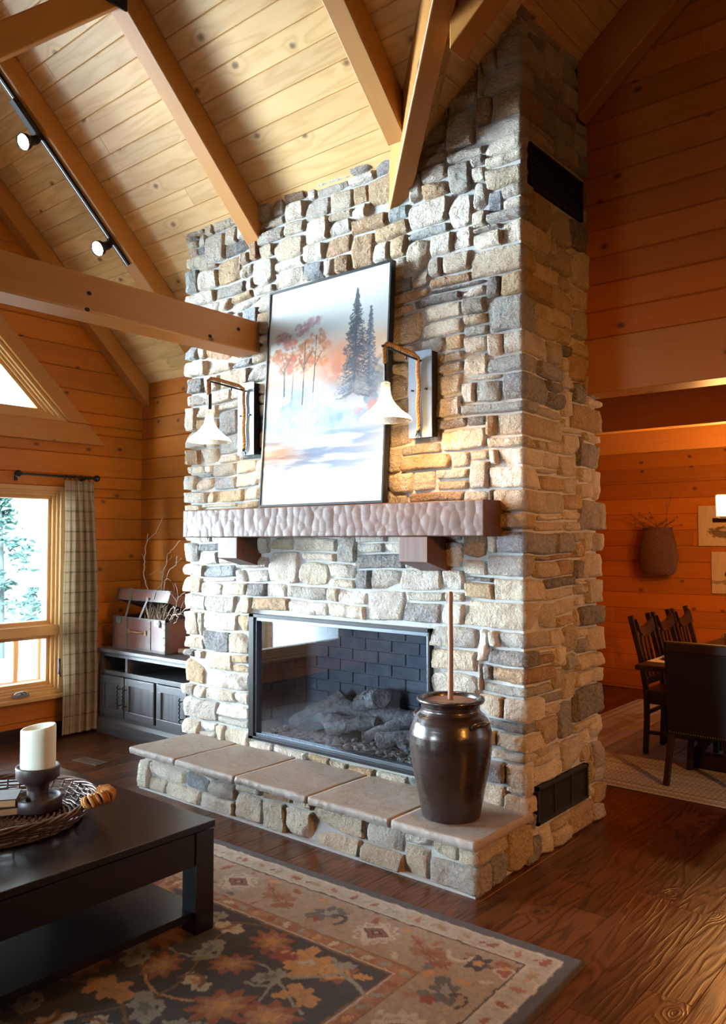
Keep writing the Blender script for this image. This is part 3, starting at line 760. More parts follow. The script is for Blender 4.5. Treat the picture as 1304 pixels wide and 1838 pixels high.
# vents in the right face
for k, v in enumerate(VH):
    mb = MB(); f = .016
    xo = XM + .028 if k else XM + .02
    mb.box((XM - .01, v[0], v[2]), (XM + .006, v[1], v[3]))
    for a, b, c, d in ((v[0], v[1], v[2], v[2] + f), (v[0], v[1], v[3] - f, v[3]), (v[0], v[0] + f, v[2], v[3]), (v[1] - f, v[1], v[2], v[3])): mb.box((XM, a, c), (xo, b, d))
    if k:
        for yy in (v[0] + .20, v[0] + .395): mb.box((XM, yy - .006, v[2] + f), (xo - .004, yy + .006, v[3] - f))
        z = v[2] + .022
        while z < v[3] - .02:
            mb.hexa([(XM + .006, v[0] + f, z), (XM + .006, v[1] - f, z), (XM + .02, v[1] - f, z - .004), (XM + .02, v[0] + f, z - .004), (XM + .006, v[0] + f, z + .002), (XM + .006, v[1] - f, z + .002), (XM + .02, v[1] - f, z - .002), (XM + .02, v[0] + f, z - .002)]); z += .0085
    else:
        for q in range(9):
            z = v[2] + .02 + q * .022; mb.box((XM, v[0] + f, z), (XM + .015, v[1] - f, z + .004))
    childbuild(mb, 'air_vent', M['blackm'], chim, label='black louvred vent low on the side' if k else 'black vent high on the side')
# ---- hearth: base stones + five flagstones
HXL, HXR, HY, HZ = -4.475, XM, 3.165, .222
mb = MB(); mb.box((HXL, HY, 0), (HXR, YM, HZ)); childbuild(mb, 'hearth_core', M['mortar'], chim)
mb = MB(); mb.box((HXL - .02, HY - .035, 0), (HXR + .02, HY + .1, .012)); childbuild(mb, 'mortar_foot', M['mortar'], chim)
hs = Strip([(HXL, YM), (HXL, HY), (HXR, HY), (HXR, YM + .02)])
hst = layout(hs, .21, lambda s, z: False, 23)
hst = [(a, b, c * HZ / .21, d * HZ / .21, t) for a, b, c, d, t in hst]
place(stone_mesh('hearth_stones', hs, hst, None, 9, M['stone']), chim)
xs = [-4.545, -4.07, -3.525, -2.955, -2.405, -1.928]
def flagstone(x0, x1, y0, y1, z0, z1, seed, front=True, left=False, right=False):
    """slab with pitched (rough) outer edges and slightly uneven top"""
    r = np.random.default_rng(seed)
    nx = int((x1 - x0) / .012); ny = int((y1 - y0) / .014)
    xs_ = np.linspace(0, 1, nx); ys_ = np.linspace(0, 1, ny)
    prof = [(0.0, -1), (.0, -.55), (.0, -.12), (.006, 0.0)]     # inset, depth fraction
    TX = np.linspace(x0 + .004, x1 - .004, nx); TY = np.linspace(y0 + .004, y1, ny)
    X, Y = np.meshgrid(TX, TY); Pn = np.stack([X, Y, np.full_like(X, 1.0)], -1).reshape(-1, 3)
    Z = z1 + (vnoise(Pn, 6, seed) * .0035 + vnoise(Pn, 22, seed) * .0015).reshape(X.shape)
    V = [np.stack([X, Y, Z], -1).reshape(-1, 3)]; idx = np.arange(nx * ny).reshape(ny, nx)
    Q = [np.stack([idx[:-1, :-1], idx[:-1, 1:], idx[1:, 1:], idx[1:, :-1]], -1).reshape(-1, 4)]
    loop = np.concatenate([idx[0, :], idx[1:, -1], idx[-1, -2::-1], idx[-2:0:-1, 0]]); lp = V[0][loop]
    nrm = np.concatenate([np.tile([0, -1, 0], (nx, 1)), np.tile([1, 0, 0], (ny - 1, 1)), np.tile([0, 1, 0], (nx - 1, 1)), np.tile([-1, 0, 0], (ny - 2, 1))]).astype(float)
    rough = np.concatenate([np.full(nx, 1.0), np.full(ny - 1, 1.0 if right else .1), np.full(nx - 1, .1), np.full(ny - 2, 1.0 if left else .1)])
    base = nx * ny; rings = [loop]; n_ = len(loop)
    for q, (dz, out) in enumerate(((-.006, .004), (-.018, .007), (-.030, .006), (-(z1 - z0), .001))):
        p = lp.copy(); p[:, 2] = z1 + dz
        nn = vnoise(np.column_stack([p[:, 0], p[:, 1], np.full(n_, q * .35)]), 55, seed) * .007 + vnoise(p, 20, seed) * .004
        p += nrm * ((out + nn) * rough)[:, None]; V.append(p); rings.append(np.arange(n_) + base); base += n_
    for a, b in zip(rings[:-1], rings[1:]):
        Q.append(np.stack([a, b, np.roll(b, -1), np.roll(a, -1)], -1))
    return raw_obj('hearth_slab', np.concatenate(V), np.concatenate(Q), M['slab'], None, None, True)
for k in range(5):
    g = .006
    place(flagstone(xs[k] + (0 if k == 0 else g), xs[k + 1] - (0 if k == 4 else g), 3.088, 3.62, HZ, .262, 3 + k, left=k == 0, right=k == 4), chim)
mb = MB(); mb.box((xs[0] + .03, 3.105, HZ + .001), (xs[-1] - .03, 3.62, .256)); childbuild(mb, 'mortar_joint', plain('pale_joint', (.55, .40, .25), .9), chim)

# ---- gas fireplace insert
fp = empty('gas_fireplace', (-3.245, 3.64, FZ0), 0, 'black framed glass front gas fireplace set in the stone chimney', 'fireplace insert')
mb = MB()
y0, y1 = 3.592, 3.66; f = .038
for a, b, c, d in ((FX0, FX0 + f * 1.2, FZ0, FZ1), (FX1 - .014, FX1, FZ0, FZ1), (FX0, FX1, FZ0, FZ0 + .02), (FX0, FX1, FZ1 - .022, FZ1)): mb.box((a, y0, c), (b, y1, d))
childbuild(mb, 'outer_frame', M['frameblack'], fp, bevel=.002)
mb = MB(); y0, y1 = 3.606, 3.655; a0, a1, c0, c1 = FX0 + f * 1.2, FX1 - .014, FZ0 + .02, FZ1 - .022; f = .013
for a, b, c, d in ((a0, a0 + f, c0, c1), (a1 - f, a1, c0, c1), (a0, a1, c0, c0 + f * 1.7), (a0, a1, c1 - f * 1.7, c1)): mb.box((a, y0, c), (b, y1, d))
childbuild(mb, 'inner_frame', M['steel'], fp, bevel=.002, label='steel grey inner trim')
mb = MB(); mb.box((a0 + .01, 3.628, c0 + .01), (a1 - .01, 3.632, c1 - .01)); childbuild(mb, 'glass_front', M['fpglass'], fp)
# firebox lining with raised brick
mb = MB(); bx0, bx1, bz0, bz1 = FX0 + .004, FX1 - .004, FZ0 + .004, FZ1 - .004
mb.box((bx0, 4.13, bz0), (bx1, 4.145, bz1)); mb.box((bx0, 3.66, bz0), (bx0 + .01, 4.13, bz1)); mb.box((bx1 - .01, 3.66, bz0), (bx1, 4.13, bz1)); mb.box((bx0, 3.66, bz0), (bx1, 4.13, bz0 + .01)); mb.box((bx0, 3.66, bz1 - .01), (bx1, 4.13, bz1))
for r_ in range(10):
    z = bz0 + .02 + r_ * .078; o_ = (r_ % 2) * .11
    x = bx0 + .01 - o_
    while x < bx1 - .02:
        a, b = max(x, bx0 + .01), min(x + .21, bx1 - .01)
        if b - a > .02: mb.box((a, 4.118 - random.random() * .004, z), (b, 4.13, min(z + .068, bz1 - .01)))
        x += .22
    for xx in (bx0, bx1):
        y = 3.67 - o_
        while y < 4.1:
            a, b = max(y, 3.67), min(y + .21, 4.11)
            if b - a > .02: mb.box((xx + .01 if xx == bx0 else xx - .022, a, z), (xx + .022 if xx == bx0 else xx - .01, b, min(z + .068, bz1 - .01)))
            y += .22
childbuild(mb, 'firebrick_lining', M['firebrick'], fp)
def log(a, b, r, seed):
    mb = MB(); a, b = Vector(a), Vector(b); n = 14; rr = random.Random(seed); pts = []; rs = []
    for i in range(n + 1):
        t = i / n; p = a.lerp(b, t) + Vector((rr.uniform(-1, 1), rr.uniform(-1, 1), rr.uniform(-1, 1) + 1.2 * math.sin(t * PI))) * r * .14
        pts.append(p); rs.append(r * rr.uniform(.84, 1.1))
    mb.tube(pts, rs, 12)
    # bark ridges
    vs = [Vector(v) for v in mb.v]
    for i, v in enumerate(vs):
        k = mn.noise(v * 38 + Vector((seed, 0, 0))); mb.v[i] = tuple(v + Vector((k, mn.noise(v * 38 + Vector((0, seed, 9))), mn.noise(v * 50))) * r * .22)
    return childbuild(mb, 'fire_log', M['log'], fp)
zf = bz0 + .06
log((-3.78, 3.80, zf + .02), (-3.50, 4.00, zf + .22), .036, 1); log((-3.62, 3.98, zf + .13), (-2.98, 4.02, zf + .12), .052, 2)
log((-3.32, 3.98, zf + .19), (-3.10, 3.88, zf + .25), .060, 3); log((-3.46, 3.80, zf + .03), (-3.16, 3.93, zf + .09), .045, 4)
log((-3.14, 3.76, zf + .03), (-2.82, 3.96, zf + .17), .036, 5); log((-3.02, 3.74, zf + .04), (-2.64, 3.92, zf + .08), .045, 6)
log((-2.95, 3.96, zf + .15), (-2.62, 3.98, zf + .15), .05, 7); log((-3.50, 3.78, zf + .10), (-3.38, 3.90, zf + .05), .038, 8); log((-2.80, 3.72, zf + .05), (-2.74, 3.86, zf + .03), .038, 9)
mb = MB()
for k in range(420):
    x = random.uniform(bx0 + .08, bx1 - .08); y = random.gauss(3.76, .05); y = min(4.05, max(3.69, y)); r = random.uniform(.008, .026)
    c = Vector((x, y, bz0 + .012 + r * .6 + max(0, (y - 3.70)) * .12)); pts = [c + Vector((random.uniform(-1, 1), random.uniform(-1, 1), random.uniform(-.7, .7))).normalized() * r for _ in range(8)]
    bmx = bmesh.new(); [bmx.verts.new(p) for p in pts]; bmesh.ops.convex_hull(bmx, input=bmx.verts); bmx.verts.ensure_lookup_table(); bmx.verts.index_update()
    vs = [v.co.copy() for v in bmx.verts]; mb.add(vs, [[v.index for v in f_.verts] for f_ in bmx.faces]); bmx.free()
o = childbuild(mb, 'ember_bed', M['log'], fp); o['kind'] = 'stuff'
mb = MB(); mb.box((bx0 + .012, 3.66, bz0 + .012), (bx1 - .012, 4.12, bz0 + .03)); childbuild(mb, 'burner_tray', M['blackm'], fp)

# ---- mantel: hewn face
MX0, MX1, MY, MZ0, MZ1 = -4.445, -2.08, 3.425, 1.62, 1.803
man = MB(); man.box((MX0, MY + .012, MZ0), (MX1, YM, MZ1), axis=0)
mantel = man.build('mantel_shelf', M['mantel'], bevel=.003); tag(mantel, 'thick dark wooden mantel beam with scalloped adze-hewn face on the stone chimney', 'mantel')
nx, nz = 760, 46
xx = np.linspace(MX0, MX1, nx); zz = np.linspace(MZ0, MZ1, nz); X, Z = np.meshgrid(xx, zz)
D = np.full(X.shape, 1e3); rr = np.random.default_rng(4)
# overlapping vertical gouges: the deepest cut wins
x = MX0 - .03
while x < MX1 + .03:
    wdt = rr.uniform(.050, .075); z = MZ0 - rr.uniform(.0, .05)
    while z < MZ1 + .02:
        hh = rr.uniform(.05, .11); cx, cz = x + rr.uniform(-.012, .012), z + hh * .5; dep = rr.uniform(.0, .004); tilt = rr.uniform(.05, .14)
        q = ((X - cx) ** 2) / (2 * .22) + ((Z - cz) ** 2) / (2 * .42) - dep + rr.choice([-1, 1, 1]) * tilt * (X - cx) * .55
        D = np.minimum(D, q); z += hh * .75
    x += wdt * .8
D = np.clip(D + .004, 0, .012); D += .0006 * np.sin(Z * 2 * np.pi / .0062 + 9 * D / .004 * 0 + 3 * np.sin(X * 30))
edge = np.minimum.reduce([X - MX0, MX1 - X, Z - MZ0, MZ1 - Z]); 
Yg = MY + D; Yg = np.where(edge < 1e-6, MY + .014, Yg)
P = np.stack([X, Yg, Z], -1); uvg = np.stack([X, Z], -1)
hf = grid_obj('hewn_face', P, M['mantel'], mantel, None, True, uvg)
a = hf.data.attributes.new('tint', 'FLOAT', 'FACE'); a.data.foreach_set('value', np.full(len(hf.data.polygons), .4))
for k, (a, b, lab) in enumerate(((-4.065, -3.885, 'left wooden bracket under the mantel, nearer the window'), (-2.595, -2.412, 'right wooden bracket under the mantel, above the stick'))):
    mb = MB(); yf = 3.415; mb.hexa([(a, YM, 1.43), (a, yf, 1.487), (b, yf, 1.487), (b, YM, 1.43), (a, YM, MZ0 - .001), (a, yf, MZ0 - .001), (b, yf, MZ0 - .001), (b, YM, MZ0 - .001)][::1], axis=2)
    tag(mb.build('mantel_bracket', M['mantel'], bevel=.002), lab, 'bracket', None)

# ------------------------------------------------------------------ painting
def fbm(X, Y, scale, seed, octv=4, sy=1.0):
    out = np.zeros_like(X); amp = 1.0; tot = 0
    R = np.random.default_rng(seed)
    for o in range(octv):
        f = scale * 2 ** o; gx, gy = X * f, Y * f * sy
        n = 64; G = R.random((n, n)); ix, iy = np.floor(gx).astype(int), np.floor(gy).astype(int); fx, fy = gx - ix, gy - iy
        fx = fx * fx * (3 - 2 * fx); fy = fy * fy * (3 - 2 * fy)
        g = lambda a, b: G[(iy + b) % n, (ix + a) % n]
        out += amp * ((g(0, 0) * (1 - fx) + g(1, 0) * fx) * (1 - fy) + (g(0, 1) * (1 - fx) + g(1, 1) * fx) * fy); tot += amp; amp *= .55
    return out / tot
def sm(a, b, x): t = np.clip((x - a) / (b - a), 0, 1); return t * t * (3 - 2 * t)
def lay(C, m, c): m = np.clip(m, 0, 1)[..., None]; return C * (1 - m) + np.array(c) * m
def paint_picture(n, m):
    u = np.linspace(0, 1, m); v = np.linspace(0, 1, n); U, V = np.meshgrid(u, v)   # v=0 bottom
    A = V * 1.38
    C = np.ones(U.shape + (3,)) * np.array([.80, .87, .90])
    C = lay(C, sm(.62, .95, V), (.86, .90, .90))
    n1 = fbm(U, A, 4, 1); n2 = fbm(U, A, 10, 2); n3 = fbm(U, A, 26, 3); nl = fbm(U, A, 2.2, 4, 4, 7)
    # warm glow band mid
    C = lay(C, sm(.50, .58, V) * (1 - sm(.66, .80, V)) * (.35 + .7 * n1) * .9, (.88, .62, .42))
    C = lay(C, np.exp(-((U - .62) / .16) ** 2 - ((V - .62) / .07) ** 2) * .8, (.85, .45, .25))
    # blue misty water in the middle
    C = lay(C, sm(.28, .40, V) * (1 - sm(.44, .56, V)) * sm(.35, .65, n1 * .6 + n2 * .4) * .9, (.36, .52, .66))
    C = lay(C, sm(.08, .2, V) * (1 - sm(.28, .36, V)) * sm(.42, .60, nl) * .85, (.42, .50, .66))
    C = lay(C, sm(.36, .43, V) * (1 - sm(.46, .54, V)) * sm(.45, .58, n2) * .9, (.88, .92, .95))
    # grey hills right
    hill = sm(0, .03, (.36 + .27 * sm(.42, 1, U) + .05 * (n2 - .5)) - V) * sm(.40, .62, U) * sm(.40, .48, V)
    C = lay(C, hill * (.55 + .6 * (n3 - .3)), (.34, .33, .34))
    C = lay(C, hill * sm(.52, .66, n2) * .8, (.75, .73, .72))
    # pink foliage right mid
    C = lay(C, np.exp(-((U - .93) / .16) ** 2 - ((V - .39) / .05) ** 2) * sm(.35, .6, n3) * .9, (.78, .45, .42))
    C = lay(C, np.exp(-((U - .12) / .16) ** 2 - ((V - .235) / .05) ** 2) * .85, (.85, .55, .42))
    C = lay(C, np.exp(-((U - .12) / .20) ** 2 - ((V - .215) / .010) ** 2) * .8, (.50, .30, .30))
    # horizontal white bands of mist
    C = lay(C, sm(.55, .68, fbm(U, A, 1.6, 8, 4, 14)) * (1 - sm(.28, .36, V)) * .85, (.93, .94, .96))
    C = lay(C, (1 - sm(.02, .10, V)) * .8, (.93, .95, .95))
    # autumn trees left
    PR = np.random.default_rng(21)
    def dab(cx, cy, r, c, al, sq=1.0):
        x0, x1 = int((cx - r * 1.3) * m), int((cx + r * 1.3) * m) + 2; y0, y1 = int((cy - r * sq) * n), int((cy + r * sq) * n) + 2
        x0, y0 = max(0, x0), max(0, y0); x1, y1 = min(m, x1), min(n, y1)
        if x1 <= x0 or y1 <= y0: return
        u_, v_ = U[y0:y1, x0:x1] - cx, (V[y0:y1, x0:x1] - cy) * 1.38
        d_ = np.hypot(u_, v_ / sq) / r + (n3[y0:y1, x0:x1] - .5) * .9
        C[y0:y1, x0:x1] = lay(C[y0:y1, x0:x1], (1 - sm(.75, 1.05, d_)) * al, c)
    for cx, cy, s, c1 in ((.30, .80, .8, (.72, .56, .60)), (.40, .82, .7, (.70, .56, .64)), (.13, .775, .8, (.72, .60, .64)), (.20, .74, .7, (.78, .52, .48)), (.29, .72, 1.0, (.80, .46, .26)), (.44, .745, .9, (.80, .50, .38)), (.50, .70, .7, (.82, .50, .34)), (.07, .69, .9, (.74, .36, .10)), (.16, .665, 1.1, (.70, .30, .06)), (.24, .66, .9, (.70, .28, .05)), (.37, .665, 1.1, (.78, .38, .12)), (.47, .64, .8, (.82, .44, .2)), (.34, .62, .9, (.74, .35, .10)), (.18, .625, .8, (.66, .26, .05))):
        for _ in range(46):
            a_ = PR.uniform(0, 6.28); q_ = PR.random() ** .6; sh = PR.uniform(.75, 1.15)
            dab(cx + math.cos(a_) * q_ * .085 * s, cy + math.sin(a_) * q_ * .036 * s, PR.uniform(.008, .022), tuple(min(1, x * sh) for x in c1), PR.uniform(.25, .6), .7)
    def limb(x0, y0, x1, y1, w, c=(.20, .10, .07), al=.8):
        L_ = max(abs(x1 - x0), abs(y1 - y0)); k_ = int(L_ * 260) + 2
        for q in range(k_): t = q / k_; dab(x0 + (x1 - x0) * t, y0 + (y1 - y0) * t, w * (1 - .5 * t) + .0015, c, al)
    for x0, y0, x1, y1, w in ((.165, .50, .155, .66, .006), (.160, .60, .085, .665, .004), (.158, .62, .22, .68, .004), (.156, .64, .13, .69, .003), (.33, .45, .335, .74, .005), (.335, .60, .28, .67, .003), (.335, .63, .40, .69, .003), (.42, .50, .43, .76, .004), (.43, .62, .48, .68, .003), (.43, .66, .39, .71, .002), (.235, .48, .24, .62, .003)): limb(x0, y0, x1, y1, w)
    for x0 in (.05, .16, .23, .33, .36, .42, .46, .5): limb(x0, .52, x0 + .004, .31, .0025, (.42, .54, .66), .35)
    # conifers right
    def spruce(cx, top, bot, hw, c, seed, k):
        R = np.random.default_rng(seed)
        limb(cx, bot, cx, top + .005, .005, c, .8)
        for q in range(k):
            t = (q + R.random()) / k; yy = top - t * (top - bot); sgn = 1 if q % 2 else -1; L_ = hw * (t ** .8) * R.uniform(.55, 1.05) + .006; fade = (.85 - .45 * sm(.6, 1, np.array(t)))
            steps = int(L_ / .006) + 2
            for z_ in range(steps):
                w_ = z_ / steps; sh = R.uniform(.7, 1.45); dab(cx + sgn * L_ * w_, yy - .018 * w_ ** .7 * (1 + t) + R.normal(0, .002) + (.006 if w_ > .85 else 0), R.uniform(.005, .0105) * (1.15 - .5 * w_), tuple(min(1, x * sh) for x in c), float(fade) * R.uniform(.45, .95), .8)
    spruce(.865, .83, .50, .085, (.27, .31, .38), 9, 70)
    spruce(.755, .925, .47, .165, (.15, .19, .25), 5, 150)
    C = lay(C, np.exp(-((U - .62) / .13) ** 2 - ((V - .565) / .06) ** 2) * sm(.4, .55, n2) * .75, (.72, .38, .25))
    C = lay(C, np.exp(-((U - .78) / .2) ** 2 - ((V - .50) / .035) ** 2) * sm(.4, .55, n2) * .7, (.55, .54, .54))
    return np.clip(C, 0, 1) ** 2.1 * .64
PWD, PHT = .985, 1.372
pic = empty('framed_painting', (-3.225, 3.447, 1.806), 0, 'large framed watercolour of misty pines and autumn trees leaning on the mantel', 'painting')
lean = math.atan2(.085, PHT); pic.rotation_euler = (-lean, 0, 0)
hw = PWD / 2; mb = MB()
for a, b, c, d in ((-hw, hw, 0, .014), (-hw, hw, PHT - .014, PHT), (-hw, -hw + .012, .014, PHT - .014), (hw - .012, hw, .014, PHT - .014)): mb.box((a, 0, c), (b, .042, d))
mb.build('picture_frame', M['black'], pic, bevel=.001)
n_, m_ = 430, 310
U, V = np.meshgrid(np.linspace(-hw + .011, hw - .011, m_), np.linspace(.013, PHT - .013, n_))
grid_obj('canvas', np.stack([U, np.full_like(U, .008), V], -1), M['paint'], pic, paint_picture(n_, m_))
mb = MB(); mb.box((-hw + .012, .012, .014), (hw - .012, .038, PHT - .014)); mb.build('backing_board', M['black'], pic)

# ------------------------------------------------------------------ sconces
def sconce(x, label):
    s = empty('wall_sconce', (x, 3.575, 2.155), 0, label, 'wall lamp', None)
    mb = MB(); mb.box((-.077, -.036, 0), (.077, -.030, .475)); mb.build('wall_plate', M['plateblue'], s, bevel=.001)
    mb = MB(); mb.box((-.070, -.030, .006), (.070, .03, .469)); mb.build('back_box', M['blackm'], s)
    mb = MB()
    for a in (-.045, .045):
        mb2 = MB(); mb2.tube([(a, -.034, .26), (a, -.05, .26)], .006); mb2.build('plate_screw', M['iron'], s)
    mb.tube([(0, -.034, .42), (0, -.33, .44)], .006); mb.tube([(0, -.16, .43), (0, -.16, .405)], .004); mb.tube([(0, -.335, .44), (0, -.335, .33), (0, -.335, .27)], .0075)
    mb.tube([(0, -.335, .36), (0, -.335, .265)], .012)
    mb.tube([(0, -.34, .44), (0, -.365, .44)], .007)
    mb.build('iron_arm', M['iron'], s)
    # twisted rope
    path = [Vector((0, -.052, .035 + k * .03)) + Vector((.004 * math.sin(k), 0, 0)) for k in range(13)] + [Vector((0, -.056, .43)), Vector((0, -.09, .445)), Vector((0, -.18, .452)), Vector((0, -.27, .459)), Vector((0, -.325, .458)), Vector((0, -.347, .44)), Vector((0, -.348, .40)), Vector((0, -.345, .355))]
    dense = []
    for a, b in zip(path[:-1], path[1:]):
        n = max(2, int((b - a).length / .004)); dense += [a.lerp(b, i / n) for i in range(n)]
    dense.append(path[-1]); mb = MB(); acc = 0
    for st_ in range(3):
        pts = []
        for i, p in enumerate(dense):
            d = (dense[min(i + 1, len(dense) - 1)] - dense[max(i - 1, 0)]).normalized(); xx_ = Vector((1, 0, 0)); yy_ = d.cross(xx_).normalized()
            an = i * .42 + st_ * 2 * PI / 3; pts.append(p + (xx_ * math.cos(an) + yy_ * math.sin(an)) * .0058)
        mb.tube(pts, .0068, 6)
    mb.build('rope', M['rope'], s)
    mb = MB()
    for k in range(7):
        an = k * 2 * PI / 7; mb.tube([(0, -.052, .045), (.012 * math.cos(an), -.052 + .012 * math.sin(an), .018), (.016 * math.cos(an), -.052 + .014 * math.sin(an), -.002 + .006 * (k % 3))], .002, 5)
    mb.ball((0, -.052, .036), .012); mb.build('rope_tie', M['blackm'], s)
    mb = MB(); prof = [(.018, .262), (.024, .258), (.026, .20), (.034, .175), (.055, .145), (.085, .115), (.122, .088), (.134, .072), (.135, .064), (.131, .066), (.12, .082), (.083, .109), (.053, .139), (.031, .171), (.022, .198), (.02, .25)]
    mb.lathe(prof, (0, -.337, -.005), 40); mb.build('glass_shade', M['seeded'], s)
    mb = MB(); mb.lathe([(.001, .25), (.016, .25), (.017, .205), (.012, .2), (.001, .2)], (0, -.337, 0), 16); mb.build('lamp_socket', M['brass'], s)
    mb = MB(); mb.lathe([(.001, .203), (.012, .2), (.014, .185), (.036, .15), (.040, .130), (.030, .105), (.001, .095)], (0, -.337, 0), 16); mb.build('bulb', M['bulbs'], s)
    return s
sconce(-3.945, 'rope wrapped wall lamp with glass shade left of the painting')
sconce(-2.545, 'rope wrapped wall lamp with glass shade right of the painting')

# ------------------------------------------------------------------ churn crock + dasher
cr = empty('churn_crock', (-2.215, 3.33, .264), 0, 'tall dark brown glazed stoneware churn standing on the hearth', 'crock')
mb = MB(); prof = [(.001, 0), (.132, 0), (.142, .006), (.146, .03), (.163, .12), (.181, .21), (.197, .31), (.203, .375), (.200, .425), (.187, .475), (.167, .508), (.150, .522), (.143, .535), (.143, .556), (.150, .570), (.163, .576), (.168, .585), (.164, .594), (.150, .598), (.136, .594), (.130, .575), (.130, .5), (.13, .3), (.001, .3)]
# smooth profile
pp = []
for i in range(len(prof) - 1):
    for q in range(3): t = q / 3; pp.append((prof[i][0] * (1 - t) + prof[i + 1][0] * t, prof[i][1] * (1 - t) + prof[i + 1][1] * t))
pp.append(prof[-1]); mb.lathe(pp, (0, 0, 0), 64); mb.v = [(x * (1 + .003 * math.sin(z * 300)), y * (1 + .003 * math.sin(z * 300)), z * .958) for x, y, z in mb.v]
mb.build('crock_body', M['crock'], cr)
for sgn, nm in ((1, 0), (-1, 1)):
    mb = MB(); ax = Vector((math.cos(-.15), math.sin(-.15), 0)) * sgn; tx = Vector((-ax.y, ax.x, 0))
    base = ax * .180 + Vector((0, 0, .468)); mb.tube([base - tx * .055 - Vector((0, 0, .012)), base - tx * .045 + ax * .016, base - tx * .02 + ax * .026 + Vector((0, 0, .004)), base + tx * .02 + ax * .026 + Vector((0, 0, .004)), base + tx * .045 + ax * .016, base + tx * .055 - Vector((0, 0, .012))], [.012, .013, .014, .014, .013, .012], 10); mb.build('lug_handle', M['crock'], cr)
mb = MB(); mb.lathe([(.001, .538), (.13, .538), (.13, .552), (.11, .558), (.03, .558), (.001, .556)], (0, 0, 0), 40); o = mb.build('crock_lid', M['stick'], cr, label='recessed wooden lid')
ds = MB(); ds.tube([(0.0, 0, .56), (.002, 0, .80), (-.002, .004, 1.0), (.0, .003, 1.078), (.0, .003, 1.086)], [.0135, .013, .0125, .0125, .007], 12)
o = ds.build('dasher_stick', M['stick']); o.location = (-2.212, 3.325, .264); tag(o, 'long wooden churn stick standing up out of the stoneware crock', 'stick')
